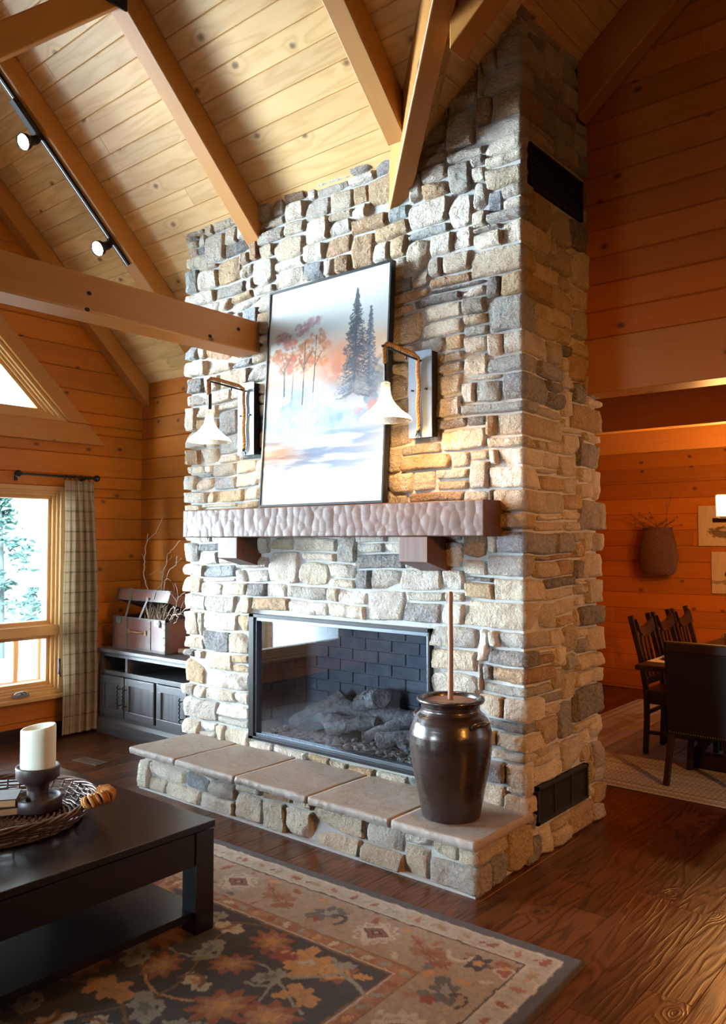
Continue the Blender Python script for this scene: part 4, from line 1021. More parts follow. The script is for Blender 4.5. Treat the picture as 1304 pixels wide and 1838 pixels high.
#@@PART3
# ------------------------------------------------------------------ rug in front of the hearth
def rug_picture(S, T, L, W):
    """S along the long edge, T inwards; metres"""
    n1 = fbm(S + 5, T + 5, 5, 31); n2 = fbm(S + 5, T + 5, 28, 32, 3); n3 = fbm(S + 5, T + 5, 70, 33, 2)
    s = S + (n2 - .5) * .014; t = T + (fbm(S + 9, T + 2, 30, 34, 2) - .5) * .014
    d = np.minimum(np.minimum(s, L - s), np.minimum(t, W - t))
    C = np.ones(S.shape + (3,)) * np.array([.055, .055, .062])
    TAUPE, CREAM, CHAR, RUST, GOLD, SAGE, RED, BRN = (.36, .28, .205), (.52, .46, .38), (.035, .038, .042), (.27, .085, .035), (.50, .27, .10), (.27, .28, .24), (.26, .045, .03), (.20, .10, .045)
    C = lay(C, sm(.058, .064, d), CREAM); C = lay(C, sm(.072, .076, d), (.42, .39, .33))
    C = lay(C, sm(.155, .159, d), CREAM); C = lay(C, sm(.166, .169, d), CHAR); C = lay(C, sm(.176, .179, d), TAUPE)
    C = lay(C, sm(.45, .454, d), BRN); C = lay(C, sm(.458, .462, d), (.36, .19, .09)); C = lay(C, sm(.515, .519, d), CREAM); C = lay(C, sm(.523, .527, d), BRN); C = lay(C, sm(.535, .539, d), CHAR)
    C = lay(C, (d > .18) * (d < .45) * sm(.55, .7, n1) * .6, (.30, .17, .10)); C = lay(C, (d > .46) * (d < .515) * sm(.45, .6, n2) * .7, RUST)
    R = random.Random(12)
    def blob(cx, cy, r, lobes, amp, c, ph=0.0, sq=1.0, rot=0.0):
        nonlocal C
        m = (np.abs(s - cx) < r * 2.1) & (np.abs(t - cy) < r * 2.1)
        if not m.any(): return
        x, y = s[m] - cx, t[m] - cy; xr, yr = x * math.cos(rot) + y * math.sin(rot), (-x * math.sin(rot) + y * math.cos(rot)) / sq
        rr_ = np.hypot(xr, yr); th = np.arctan2(yr, xr); rad = r * (1 + amp * np.cos(lobes * th + ph))
        C[m] = lay(C[m], 1 - sm(-.003, .003, rr_ - rad), c)
    def diamond(cx, cy, r, c, rot=0.0):
        nonlocal C
        x, y = s - cx, t - cy; C = lay(C, 1 - sm(-.003, .003, np.abs(x) / 1.3 + np.abs(y) - r), c)
    def vine(pts, w, c):
        nonlocal C
        for (x0, y0), (x1, y1) in zip(pts[:-1], pts[1:]):
            lo, hi = min(x0, x1) - w * 2, max(x0, x1) + w * 2; lo2, hi2 = min(y0, y1) - w * 2, max(y0, y1) + w * 2
            m = (s > lo) & (s < hi) & (t > lo2) & (t < hi2)
            if not m.any(): continue
            x, y = s[m] - x0, t[m] - y0; dx, dy = x1 - x0, y1 - y0; k = np.clip((x * dx + y * dy) / (dx * dx + dy * dy), 0, 1)
            C[m] = lay(C[m], 1 - sm(w * .6, w, np.hypot(x - k * dx, y - k * dy)), c)
    def leaf(cx, cy, r, rot, c, c2=None):
        blob(cx, cy, r, 2, .25, c, 0, .55, rot); blob(cx, cy, r * .98, 7, .32, c, .5, .62, rot)
        if c2: blob(cx, cy, r * .5, 5, .3, c2, 0, .5, rot)
    def palmette(cx, cy, r, rot, a, b, c):
        blob(cx, cy, r, 9, .20, a, rot * 3, .8, rot); blob(cx, cy, r * .68, 7, .2, b, rot, .8, rot); blob(cx, cy, r * .34, 5, .25, c, 0, .8, rot)
    def hook(cx, cy, r, rot, c):
        vine([(cx + math.cos(rot + a) * r * q, cy + math.sin(rot + a) * r * q) for a, q in ((0, 1.1), (.5, .9), (1.2, .75), (2.0, .6), (2.9, .55), (3.8, .7))], .011, c)
    # outer guard stripe
    for k in range(60):
        q = .11 + .115 * k
        for (x, y) in ((q, .116), (.116, q)):
            c = R.choice((RUST, (.33, .24, .12), (.30, .31, .27), (.36, .16, .09))); leaf(x, y, R.uniform(.017, .026), R.uniform(0, 3), c)
            if R.random() < .6: leaf(x + .04 if y < .12 else x, y if y < .12 else y + .04, .012, 1, R.choice((GOLD, RED, SAGE)))
    # main border
    def border(q, typ, top):
        cx, cy = (q, .315) if top else (.315, q)
        if typ == 0:
            blob(cx, cy, .088, 12, .10, CREAM, 0, 1 if top else 1.3); blob(cx, cy, .076, 12, .12, TAUPE); blob(cx, cy, .066, 4, .12, CREAM); diamond(cx, cy, .050, CHAR); diamond(cx, cy, .042, RUST); diamond(cx, cy, .026, CHAR); blob(cx, cy, .011, 4, .1, GOLD)
        elif typ == 1:
            leaf(cx, cy - .02, .075, .9 if top else 2.3, (.10, .10, .10), (.28, .27, .24)); leaf(cx + .03, cy + .045, .04, 0, (.12, .12, .12)); blob(cx + .02, cy - .075 + .14, .026, 5, .2, RED); hook(cx - .06, cy, .05, 2, CHAR)
        elif typ == 2:
            leaf(cx, cy, .07, .2, (.30, .14, .08), RUST); leaf(cx - .07, cy + .05, .04, .7, RUST); leaf(cx + .08, cy - .04, .045, 2.4, (.34, .19, .11), RED); vine([(cx - .12, cy + .06), (cx, cy + .02), (cx + .13, cy - .07)], .006, BRN)
        else:
            blob(cx, cy, .05, 6, .25, CHAR); blob(cx, cy, .02, 5, .2, GOLD); hook(cx + .07, cy - .01, .06, 0, CREAM); vine([(cx - .15, cy + .02), (cx - .09, cy - .02), (cx - .04, cy)], .008, BRN); blob(cx - .11, cy, .035, 3, .3, CREAM); blob(cx - .11, cy, .025, 3, .3, (.28, .1, .06))
    for k, q in enumerate((.50, .76, 1.02, 1.30, 1.56, 1.82, 2.10, 2.36, 2.62, 2.90, 3.15)): border(q, (1, 0, 1, 2, 0, 2, 3, 1, 0, 2, 1)[k] if k else 2, True)
    for k, q in enumerate((.27, .52, .80, 1.08, 1.36, 1.64, 1.92, 2.2)): border(q, (3, 1, 0, 1, 2, 0, 1, 2)[k], False)
    for k in range(44):
        q = .22 + k * .075; sgn = 1 if k % 2 else -1
        for top in (True, False):
            cx, cy = (q, .315 + sgn * .095 + R.uniform(-.02, .02)) if top else (.315 + sgn * .095 + R.uniform(-.02, .02), q)
            leaf(cx, cy, R.uniform(.014, .03), R.uniform(0, 3.1), R.choice((RUST, CREAM, (.33, .16, .09), (.13, .13, .13), (.30, .22, .13), GOLD)))
    # inner stripe motifs
    for k in range(40):
        q = .5 + k * .085
        leaf(q, .488, .022, .3 * k, R.choice((CREAM, GOLD, RUST, SAGE))); leaf(.488, q, .022, .3 * k, R.choice((CREAM, GOLD, RUST, SAGE)))
    # field
    for k in range(9):
        y0 = .62 + k * .22
        vine([(.62 + j * .06, y0 + .07 * math.sin(j * .55 + k * 1.7)) for j in range(48)], .0075, (BRN, SAGE, GOLD)[k % 3])
    for k in range(7):
        x0 = .75 + k * .42
        vine([(x0 + .08 * math.sin(j * .5 + k), .58 + j * .07) for j in range(26)], .007, (SAGE, BRN, RUST)[k % 3])
    for i in range(15):
        for j in range(9):
            cx, cy = .66 + i * .195 + R.uniform(-.05, .05), .62 + j * .20 + R.uniform(-.05, .05); rot = R.uniform(0, 3.1); q = R.random()
            if q < .26: palmette(cx, cy, R.uniform(.075, .11), rot, RUST, (.36, .19, .09), GOLD)
            elif q < .50: leaf(cx, cy, R.uniform(.06, .095), rot, GOLD, (.40, .22, .10)); leaf(cx + .05, cy + .03, .04, rot + 1.3, GOLD)
            elif q < .66: leaf(cx, cy, R.uniform(.05, .09), rot, SAGE, (.14, .15, .14)); hook(cx, cy, .08, rot, SAGE)
            elif q < .80: blob(cx, cy, .075, 8, .16, RUST); blob(cx, cy, .055, 4, .12, GOLD); blob(cx, cy, .036, 4, .1, CHAR); blob(cx, cy, .016, 4, .1, GOLD)
            else: leaf(cx, cy, .06, rot, CREAM, GOLD); hook(cx + .03, cy, .06, rot, BRN)
    # the pieces that stand out beside the table leg
    leaf(.80, .66, .105, .25, GOLD, CREAM); leaf(.79, .70, .06, 1.2, GOLD); leaf(.93, .68, .05, .5, RED)
    vine([(.52, .70), (.60, .655), (.68, .64), (.71, .60), (.77, .575)], .011, SAGE); vine([(.68, .64), (.72, .70), (.80, .77)], .010, SAGE); leaf(.70, .585, .035, .4, SAGE); leaf(.60, .61, .03, .4, GOLD)
    C = C * (.78 + .44 * n3[..., None]) * (.85 + .3 * n1[..., None])
    return np.clip(C, 0, 1)
RL, RW = 3.35, 2.3
ns_, nt_ = 450, 310
e1 = np.array([-.9992, -.036]); e2 = np.array([.036, -.9992]) * 1.0; c0 = np.array([-1.335, 2.925])
S_, T_ = np.meshgrid(np.linspace(0, RL, ns_), np.linspace(0, RW, nt_))
Pxy = c0 + S_[..., None] * e1 + T_[..., None] * e2
dd = np.minimum(np.minimum(S_, RL - S_), np.minimum(T_, RW - T_))
Zr = .0145 * np.clip(dd / .012, 0, 1) ** .5 + .0025 * (fbm(S_, T_, 40, 77, 2) - .5)
rug = grid_obj('patterned_rug', np.concatenate([Pxy, Zr[..., None] + .001], -1)[:, ::-1], M['rug'], None, rug_picture(S_, T_, RL, RW)[:, ::-1])
tag(rug, 'large wool rug with floral pattern and charcoal edge under the coffee table', 'rug')

# ------------------------------------------------------------------ coffee table
ct = empty('coffee_table', (-3.235, 1.58, .0155), 0, 'low square dark espresso coffee table with a lower shelf on the patterned rug', 'table')
hx, hy, ht = .617, .615, .4375
mb = MB(); mb.box((-hx, -hy, ht - .028), (hx, hy, ht), axis=0); mb.build('tabletop', M['table'], ct, bevel=.003)
mb = MB(); i = .012
for a, b, c, d in ((-hx + i, hx - i, -hy + i, -hy + i + .022), (-hx + i, hx - i, hy - i - .022, hy - i), (-hx + i, -hx + i + .022, -hy + .09, hy - .09), (hx - i - .022, hx - i, -hy + .09, hy - .09)): mb.box((a, c, ht - .165), (b, d, ht - .036))
mb.box((-hx + .03, -hy + .03, ht - .037), (hx - .03, hy - .03, ht - .028)); mb.build('apron', M['table'], ct)
for a in (-1, 1):
    for b in (-1, 1):
        mb = MB(); x0, y0 = a * (hx - .049) - .045, b * (hy - .049) - .045; mb.box((x0, y0, 0), (x0 + .09, y0 + .09, ht - .034), axis=2); mb.build('leg', M['table'], ct, bevel=.002)
mb = MB(); mb.box((-hx + .03, -hy + .03, .055), (hx - .03, hy - .03, .085), axis=0); mb.build('lower_shelf', M['table'], ct)
TZ = .0155 + ht
# wicker tray
tr = empty('wicker_tray', (-3.27, 1.60, TZ + .001), 0, 'round dark wicker tray with rope wrapped handle on the coffee table', 'tray')
mb = MB()
for k in range(15): r = .022 + k * .0215; mb.tube([(r * math.cos(a), r * math.sin(a), .010 + .003 * math.sin(a * 22 + k * PI)) for a in np.linspace(0, 2 * PI, 90, endpoint=False)], .0085, 5, closed=True)
for k in range(28): a = k * 2 * PI / 28; mb.tube([(.02 * math.cos(a), .02 * math.sin(a), .009), (.33 * math.cos(a), .33 * math.sin(a), .009)], .005, 5)
mb.build('woven_base', M['wicker'], tr)
mb = MB(); NS = 44
for k in range(NS):
    a = k * 2 * PI / NS; mb.tube([((.325 + .048 * q) * math.cos(a), (.325 + .048 * q) * math.sin(a), .008 + .068 * q) for q in (0, .5, 1)], .004, 5)
for row in range(7):
    zf_ = .012 + row * .0095; r0 = .330 + .0068 * row
    mb.tube([((r0 + .0055 * math.sin(a * NS / 2 + row * PI)) * math.cos(a), (r0 + .0055 * math.sin(a * NS / 2 + row * PI)) * math.sin(a), zf_ + .003 * math.sin(a * 3 + row)) for a in np.linspace(0, 2 * PI, 176, endpoint=False)], .0042, 5, closed=True)
mb.build('woven_side', M['wicker'], tr)
mb = MB()
for st_ in range(4): mb.tube([((.378 + .010 * math.cos(a * 9 + st_ * PI / 2)) * math.cos(a), (.378 + .010 * math.cos(a * 9 + st_ * PI / 2)) * math.sin(a), .080 + .008 * math.sin(a * 9 + st_ * PI / 2) + .018 * math.exp(-((a - .66) / .16) ** 2)) for a in np.linspace(0, 2 * PI, 200, endpoint=False)], .0055, 6, closed=True)
mb.build('braided_rim', M['wicker'], tr)
for ha, nm in ((.66, 'near'), (.66 + PI, 'far')):
    mb = MB(); ax = Vector((math.cos(ha), math.sin(ha), 0)); tx = Vector((-ax.y, ax.x, 0))
    path = [ax * .375 - tx * .062 + Vector((0, 0, .098)), ax * .405 - tx * .066 + Vector((0, 0, .108)), ax * .435 - tx * .045 + Vector((0, 0, .114)), ax * .455 - tx * .015 + Vector((0, 0, .112)), ax * .455 + tx * .02 + Vector((0, 0, .112)), ax * .435 + tx * .05 + Vector((0, 0, .114)), ax * .405 + tx * .066 + Vector((0, 0, .108)), ax * .375 + tx * .062 + Vector((0, 0, .098))]
    dense = []
    for a, b in zip(path[:-1], path[1:]): dense += [a.lerp(b, q / 6) for q in range(6)]
    dense.append(path[-1])
    mb.tube(dense, .010, 8); mb.build('tray_handle', M['wicker'], tr); h_ = bpy.data.objects[-1] if False else [o for o in bpy.data.objects if o.parent == tr and o.name.startswith('tray_handle')][-1]
    mb = MB()
    for i, p in enumerate(dense[3:-3]):
        if i % 2: continue
        d = (dense[i + 4] - dense[i + 2]).normalized(); x_ = d.cross(Vector((0, 0, 1))).normalized(); y_ = d.cross(x_)
        rr_ = .0185 + .002 * ((i // 2) % 3)
        mb.tube([p + d * .006 * math.sin(a) + (x_ * math.cos(a) + y_ * math.sin(a)) * rr_ for a in np.linspace(0, 2 * PI, 12, endpoint=False)], .0075, 6, closed=True)
    for q in (2, 9, 16): pth = dense[min(len(dense) - 1, 4 + q)]; mb.tube([pth, pth + Vector((.005, 0, .022)), pth + Vector((.014, .004, .030))], .005, 5)
    mb.build('rope_wrap', plain('orange_jute', (.46, .20, .055), .9, nscale=60, namt=.5, bscale=150, bstr=.8, bdist=.005) if nm == 'near' else bpy.data.materials['orange_jute'], h_)
# candle holder, candle, books
ch = empty('candle_holder', (-3.255, 1.765, TZ + .022), 0, 'dark turned wooden candle holder standing in the wicker tray', 'candle holder')
mb = MB(); mb.lathe([(.001, 0), (.096, 0), (.099, .004), (.099, .048), (.096, .052), (.090, .051), (.088, .035), (.050, .033), (.046, .036), (.043, .060), (.043, .078)], (0, 0, 0), 56); mb.build('holder_base', M['holder'], ch, None)
mb = MB(); mb.lathe([(.043, .078), (.046, .095), (.060, .110), (.078, .120), (.087, .132), (.089, .172), (.087, .178), (.081, .177), (.079, .150), (.001, .148)], (0, 0, 0), 56); mb.build('holder_cup', M['holder'], ch)
cn = MB(); R9 = .0705; prof = [(.001, 0), (R9 - .002, 0), (R9, .004)] + [(R9, .02 * k) for k in range(1, 9)] + [(R9, .186), (R9 - .003, .190), (R9 - .008, .190), (R9 - .012, .184), (.03, .172), (.001, .170)]
cn.lathe(prof, (0, 0, 0), 56); cn.v = [(x, y, z + (max(0, z - .15) / .04) * (.010 * (x * .6 + y * .8) / R9)) for x, y, z in cn.v]
o = cn.build('pillar_candle', M['candle']); o.location = (-3.255, 1.765, TZ + .022 + .149); tag(o, 'thick ivory pillar candle in the dark wooden holder', 'candle')
mb = MB(); mb.tube([(0, 0, .165), (.002, 0, .176)], .0015, 6); mb.build('wick', M['blackm'], o)
def book(nm, cx, cy, z, rz, w, d, h, lab):
    b = empty(nm, (cx, cy, z), rz, lab, 'book', None); mb = MB(); mb.box((-w / 2, -d / 2, 0), (w / 2, d / 2, .004)); mb.box((-w / 2, -d / 2, h - .004), (w / 2, d / 2, h)); mb.box((-w / 2 - .003, -d / 2, 0), (-w / 2 + .003, d / 2, h)); mb.build('cover', M['book'], b, bevel=.0015)
    mb = MB(); mb.box((-w / 2 + .003, -d / 2 + .004, .004), (w / 2 - .005, d / 2 - .004, h - .004)); mb.build('pages', M['page'], b)
book('book', -3.345, 1.615, TZ + .020, 1.10, .20, .15, .034, 'lower of the two dark books lying in the wicker tray'); book('book', -3.345, 1.625, TZ + .0545, .95, .19, .145, .034, 'upper of the two dark books lying in the wicker tray')

t_ = M['curtain'].node_tree; bs_ = [n for n in t_.nodes if n.type == 'BSDF_PRINCIPLED'][0]; tl_ = t_.nodes.new('ShaderNodeBsdfTranslucent'); mxs = t_.nodes.new('ShaderNodeMixShader'); mxs.inputs[0].default_value = .45
at_ = [n for n in t_.nodes if n.type == 'ATTRIBUTE'][0]; t_.links.new(at_.outputs['Color'], tl_.inputs[0]); t_.links.new(bs_.outputs[0], mxs.inputs[1]); t_.links.new(tl_.outputs[0], mxs.inputs[2]); t_.links.new(mxs.outputs[0], [n for n in t_.nodes if n.type == 'OUTPUT_MATERIAL'][0].inputs[0])
# ------------------------------------------------------------------ curtain and rod
nu, nv = 150, 260
A_ = np.linspace(0, 1, nu); B_ = np.linspace(0, 1, nv); AA, BB = np.meshgrid(A_, B_)     # B: 0 top, 1 bottom
ztop, zbot = 2.092, .018
wtop, wbot = .27, .335; y0_ = 3.505
width = wtop + (wbot - wtop) * sm(0, .55, BB)
gather = np.exp(-((BB - .045) / .025) ** 2)
Yc = y0_ + AA * width + .006 * np.sin(BB * 9)
fold = (np.sin(AA * 2 * np.pi * 4.6 + .6 + .35 * np.sin(BB * 4)) * .6 + .25 * np.sin(AA * 2 * np.pi * 9.2 + 1.1)) * (.35 + .65 * sm(.25, .45, AA))
amp = .034 * (1 - .45 * gather) * (.55 + .45 * sm(0, .3, BB))
Xc_ = -6.105 + fold * amp - .02 * sm(.7, 1, BB) * 0
Zc_ = ztop + (zbot - ztop) * BB + .004 * np.sin(AA * 30) * (BB > .99)
# plaid
uu = AA * 1.05 + .01; vv = BB * (ztop - zbot)
base_c = np.ones(AA.shape + (3,)) * np.array([.47, .40, .295])
slub = fbm(uu * 1, vv, 90, 3, 2, .08); slub2 = fbm(uu, vv * 1, 8, 5, 2, 12)
base_c *= (.82 + .36 * slub)[..., None] * (.9 + .2 * slub2)[..., None]
def line(x, p, w, o=0): q = np.abs((x + o) % p - p / 2); return 1 - sm(w * .6, w, q)
base_c = lay(base_c, line(vv, .168, .0055) * .75, (.10, .08, .07)); base_c = lay(base_c, line(vv, .168, .0045, .094) * .55, (.14, .12, .10)); base_c = lay(base_c, line(vv, .168, .018, .045) * .22, (.62, .60, .56))
base_c = lay(base_c, line(uu, .15, .010) * .65, (.10, .085, .075)); base_c = lay(base_c, line(uu, .15, .007, .07) * .5, (.16, .13, .11)); base_c = lay(base_c, line(uu, .15, .022, .04) * .3, (.60, .57, .52))
cu_ = grid_obj('curtain', np.stack([Xc_, Yc, Zc_], -1), M['curtain'], None, base_c)
so = cu_.modifiers.new('t', 'SOLIDIFY'); so.thickness = .003
tag(cu_, 'beige plaid curtain panel hanging to the floor beside the window', 'curtain')
rod = empty('curtain_rod', (-6.12, 3.45, 2.125), 0, 'short black iron curtain rod with ball ends above the window', 'curtain rod')
mb = MB(); mb.tube([(0, -.31, 0), (0, .345, 0)], .010, 12); mb.build('rod', M['black'], rod)
for yy in (-.33, .36):
    mb = MB(); mb.ball((0, yy, 0), .029, 14); mb.tube([(0, yy - .03 * np.sign(yy), 0), (0, yy - .018 * np.sign(yy), 0)], .014, 12); mb.build('finial', M['black'], rod)
for yy in (-.27, .31):
    mb = MB(); mb.tube([(0, yy, -.003), (-.10, yy, -.003), (-.145, yy, -.003)], .006, 8); mb.box((-.158, yy - .012, -.045), (-.150, yy + .012, .02)); mb.build('rod_bracket', M['black'], rod)
for k in range(6):
    yy = .07 + k * .044; mb = MB(); mb.tube([(.019 * math.cos(a), yy + .002 * math.sin(a), .019 * math.sin(a) - .006) for a in np.linspace(0, 2 * PI, 16, endpoint=False)], .003, 6, closed=True); mb.build('curtain_ring', M['black'], rod)

# ------------------------------------------------------------------ cabinet
cb = empty('media_cabinet', (-5.36, 4.09, 0), 0, 'grey stained wooden media cabinet standing in the corner left of the chimney', 'cabinet')
cx0, cx1, cf, cbk = -6.07 + 5.36, -4.665 + 5.36, 3.83 - 4.09, 4.355 - 4.09
mb = MB(); W_ = .02
mb.box((cx0, cf + .01, .13), (cx0 + W_, cbk, .672)); mb.box((cx1 - W_, cf + .01, .13), (cx1, cbk, .672)); mb.box((cx0, cbk - .01, .13), (cx1, cbk, .672)); mb.box((cx0, cf + .01, .49), (cx1, cbk, .51)); mb.box((cx0, cf + .01, .12), (cx1, cbk, .14))
mb.box((-.335, cf + .02, .51), (-.315, cbk, .65))
for a, b, c, d in ((cx0, cx1, .488, .525), (cx0, cx1, .638, .672), (cx0, cx1, .13, .158)): mb.box((a, cf, c), (b, cf + .02, d), axis=0)
for x in (cx0, -.345, .462 + .03, cx1 - .03): mb.box((x, cf, .525), (x + (.04 if x != -.345 else .03), cf + .02, .638), axis=2)
for x in (cx0, .075 - .0, cx1 - .02): mb.box((x, cf, .158), (x + .022, cf + .02, .488), axis=2)
mb.build('body', M['cab'], cb, bevel=.002)
mb = MB(); mb.box((cx0 - .012, cf - .02, .672), (cx1, cbk, .70), axis=0); mb.box((cx0 - .004, cf - .010, .66), (cx1, cf + .01, .672), axis=0); mb.build('cabinet_top', M['cab'], cb, bevel=.004)
mb = MB(); mb.box((cx0 - .012, cf - .022, 0), (cx1, cbk, .105), axis=0); mb.hexa([(cx0 - .012, cf - .022, .105), (cx1, cf - .022, .105), (cx1, cf + .02, .105), (cx0 - .012, cf + .02, .105), (cx0, cf - .002, .13), (cx1, cf - .002, .13), (cx1, cf + .02, .13), (cx0, cf + .02, .13)], axis=0); mb.build('plinth', M['cab'], cb, bevel=.003)
for k, (a, b, hside) in enumerate(((-6.045, -5.702, 1), (-5.688, -5.298, 0), (-5.264, -4.894, 1), (-4.880, -4.68, 0))):
    a += 5.36; b += 5.36; z0, z1 = .162, .484; f = .058
    dr = MB()
    for p in (((a, z0), (b, z0 + f)), ((a, z1 - f), (b, z1))): dr.box((a, cf - .016, p[0][1]), (b, cf + .002, p[1][1]), axis=0)
    f2 = min(f, (b - a) * .3)
    dr.box((a, cf - .016, z0 + f), (a + f2, cf + .002, z1 - f), axis=2); dr.box((b - f2, cf - .016, z0 + f), (b, cf + .002, z1 - f), axis=2)
    dr.box((a + f2, cf - .004, z0 + f), (b - f2, cf + .002, z1 - f), axis=2); d_ = dr.build('cabinet_door', M['cab'], cb, bevel=.003)
    hxp = (b - .035) if hside else (a + .028); h = MB(); tw = []
    for q in range(44): an = q * .9; tw.append((hxp + .0035 * math.cos(an), cf - .052 + .0035 * math.sin(an), .235 + q * .0044))
    h.tube(tw, .0055, 6)
    for zz in (.262, .395): h.tube([(hxp, cf - .016, zz), (hxp, cf - .052, zz)], .0045, 6)
    h.build('door_handle', M['iron'], d_)
CZ = .70
# ------------------------------------------------------------------ trunk
tk = empty('storage_trunk', (-5.64, 4.11, CZ + .001), 0, 'open brown leather storage trunk on the grey cabinet', 'trunk')
tx0, tx1, ty0, ty1, tH = -.362, .362, -.205, .205, .268
mb = MB(); w_ = .012
mb.box((tx0, ty0, 0), (tx1, ty0 + w_, tH)); mb.box((tx0, ty1 - w_, 0), (tx1, ty1, tH)); mb.box((tx0, ty0 + w_, 0), (tx0 + w_, ty1 - w_, tH)); mb.box((tx1 - w_, ty0 + w_, 0), (tx1, ty1 - w_, tH)); mb.box((tx0 + w_, ty0 + w_, 0), (tx1 - w_, ty1 - w_, .012))
mb.build('trunk_body', M['trunk'], tk, bevel=.003)
mb = MB(); mb.box((tx0 + w_, ty0 + w_, .17), (tx1 - w_, ty1 - w_, .172)); mb.build('trunk_lining', M['trunkin'], tk)
mb = MB()
for x in (tx0, tx1 - .028): mb.box((x, ty0 - .003, 0), (x + .028, ty0, tH))
for z in (0, tH - .02): mb.box((tx0, ty0 - .004, z), (tx1, ty0 - .0005, z + .02))
for x in (-.175, .145): mb.box((x, ty0 - .005, 0), (x + .028, ty0 - .0005, tH))
mb.box((tx1, ty0, 0), (tx1 + .003, ty0 + .03, tH)); mb.box((tx1, ty1 - .03, 0), (tx1 + .003, ty1, tH)); mb.box((tx1, ty0, tH - .02), (tx1 + .003, ty1, tH)); mb.build('trunk_strap', M['strap'], tk, bevel=.001, label='grey brown leather strapping')
for x in (tx0 + .014, tx1 - .014, .159):
    for z in (.025, .075, .13, .19, .24): mb = MB(); mb.ball((x, ty0 - .005, z), .005, 8, sc=(1, .5, 1)); mb.build('trunk_stud', M['brass'], tk)
for x in (tx0 + .055, tx1 - .135):
    mb = MB(); mb.box((x, ty0 - .009, tH - .052), (x + .075, ty0 - .003, tH - .008)); mb.tube([(x + .037, ty0 - .014, tH - .03), (x + .037, ty0 - .009, tH - .03)], .012, 12); mb.box((x + .058, ty0 - .014, tH - .06), (x + .066, ty0 - .003, tH - .004)); mb.build('trunk_latch', plain('pewter', (.22, .27, .27), .35, .7) if 'pewter' not in bpy.data.materials else bpy.data.materials['pewter'], tk)
mb = MB(); mb.tube([(-.115, ty0 - .006, .150), (-.10, ty0 - .022, .151), (.07, ty0 - .022, .151), (.085, ty0 - .006, .150)], .009, 8)
mb.box((-.14, ty0 - .008, .132), (-.10, ty0 - .002, .168)); mb.box((.075, ty0 - .008, .132), (.115, ty0 - .002, .168)); mb.build('carry_handle', plain('tan_leather', (.32, .13, .06), .4), tk)
# lid hinged at the back
lid = MB(); th = math.radians(19); LM = Matrix.Translation((0, ty1, tH + .002)) @ Matrix.Rotation(-th, 4, 'X')
L0, lh = -(ty1 - ty0), .085
for lo, hi in (((tx0, L0, 0), (tx1, L0 + w_, lh)), ((tx0, -w_, 0), (tx1, 0, lh)), ((tx0, L0 + w_, 0), (tx0 + w_, -w_, lh)), ((tx1 - w_, L0 + w_, 0), (tx1, -w_, lh)), ((tx0, L0, lh), (tx1, 0, lh + .012))): lid.box(lo, hi, M=LM)
ld = lid.build('trunk_lid', M['trunk'], tk, bevel=.003)
mb = MB()
for x in (-.175, .145): mb.box((x, L0 - .004, 0), (x + .028, 0, lh + .016), M=LM)
for x in (tx0, tx1 - .028): mb.box((x, L0 - .003, 0), (x + .028, L0, lh + .012), M=LM)
mb.box((tx0, L0 - .003, 0), (tx1, L0, .018), M=LM); mb.box((tx0, L0 - .003, lh - .006), (tx1, L0, lh + .012), M=LM); mb.build('lid_strap', M['strap'], ld, label='grey brown leather strapping')
for x, sh in ((-.161, -.012), (.075, -.055)):
    a = LM @ Vector((x + .02, L0 - .006, .02)); b = Vector((x + sh, ty0 - .004, tH - .01)); mb = MB(); mb.bar(a, b, .022, .004, up=(0, 1, 0)); mb.box(tuple(a - Vector((.017, .006, .012))), tuple(a + Vector((.017, .002, .012)))); mb.build('hanging_strap', M['strap'], tk)
# branches
BR = [[(-5.741, 4.1, .90), (-5.741, 4.1, 1.091), (-5.804, 4.1, 1.208), (-5.823, 4.08, 1.308), (-5.785, 4.06, 1.435), (-5.759, 4.05, 1.542), (-5.71, 4.04, 1.602), (-5.624, 4.06, 1.662), (-5.571, 4.08, 1.779), (-5.577, 4.1, 1.829)],
      [(-5.60, 4.05, .90), (-5.547, 4.05, 1.116), (-5.522, 4.05, 1.246), (-5.518, 4.05, 1.337), (-5.466, 4.05, 1.403), (-5.457, 4.05, 1.467), (-5.416, 4.05, 1.519), (-5.344, 4.05, 1.558), (-5.283, 4.05, 1.602)],
      [(-5.829, 4.12, .90), (-5.742, 4.12, 1.103), (-5.699, 4.12, 1.171), (-5.634, 4.12, 1.226), (-5.592, 4.12, 1.346), (-5.561, 4.12, 1.399), (-5.529, 4.12, 1.439), (-5.498, 4.12, 1.472)],
      [(-5.508, 4.0, .90), (-5.448, 4.0, 1.155), (-5.418, 4.0, 1.252), (-5.367, 4.0, 1.355), (-5.296, 4.0, 1.394), (-5.206, 4.0, 1.459)],
      [(-5.55, 4.0, .90), (-5.467, 4.0, 1.052), (-5.364, 4.0, 1.108), (-5.262, 4.0, 1.145), (-5.163, 3.98, 1.18), (-5.104, 3.96, 1.195)],
      [(-5.42, 3.97, .90), (-5.266, 3.95, 1.06), (-5.195, 3.94, 1.07), (-5.157, 3.93, 1.14), (-5.137, 3.92, 1.165)],
      [(-5.36, 3.96, .90), (-5.195, 3.94, 1.017), (-5.106, 3.92, 1.028), (-5.019, 3.90, 1.081), (-4.952, 3.88, 1.085)],
      [(-5.33, 3.97, .90), (-5.228, 3.93, 1.005), (-5.129, 3.88, 1.028), (-5.051, 3.86, 1.015), (-5.099, 3.85, .963)],
      [(-5.52, 4.05, .90), (-5.493, 4.05, 1.035), (-5.39, 4.05, 1.123), (-5.36, 4.05, 1.214), (-5.381, 4.05, 1.251)]]
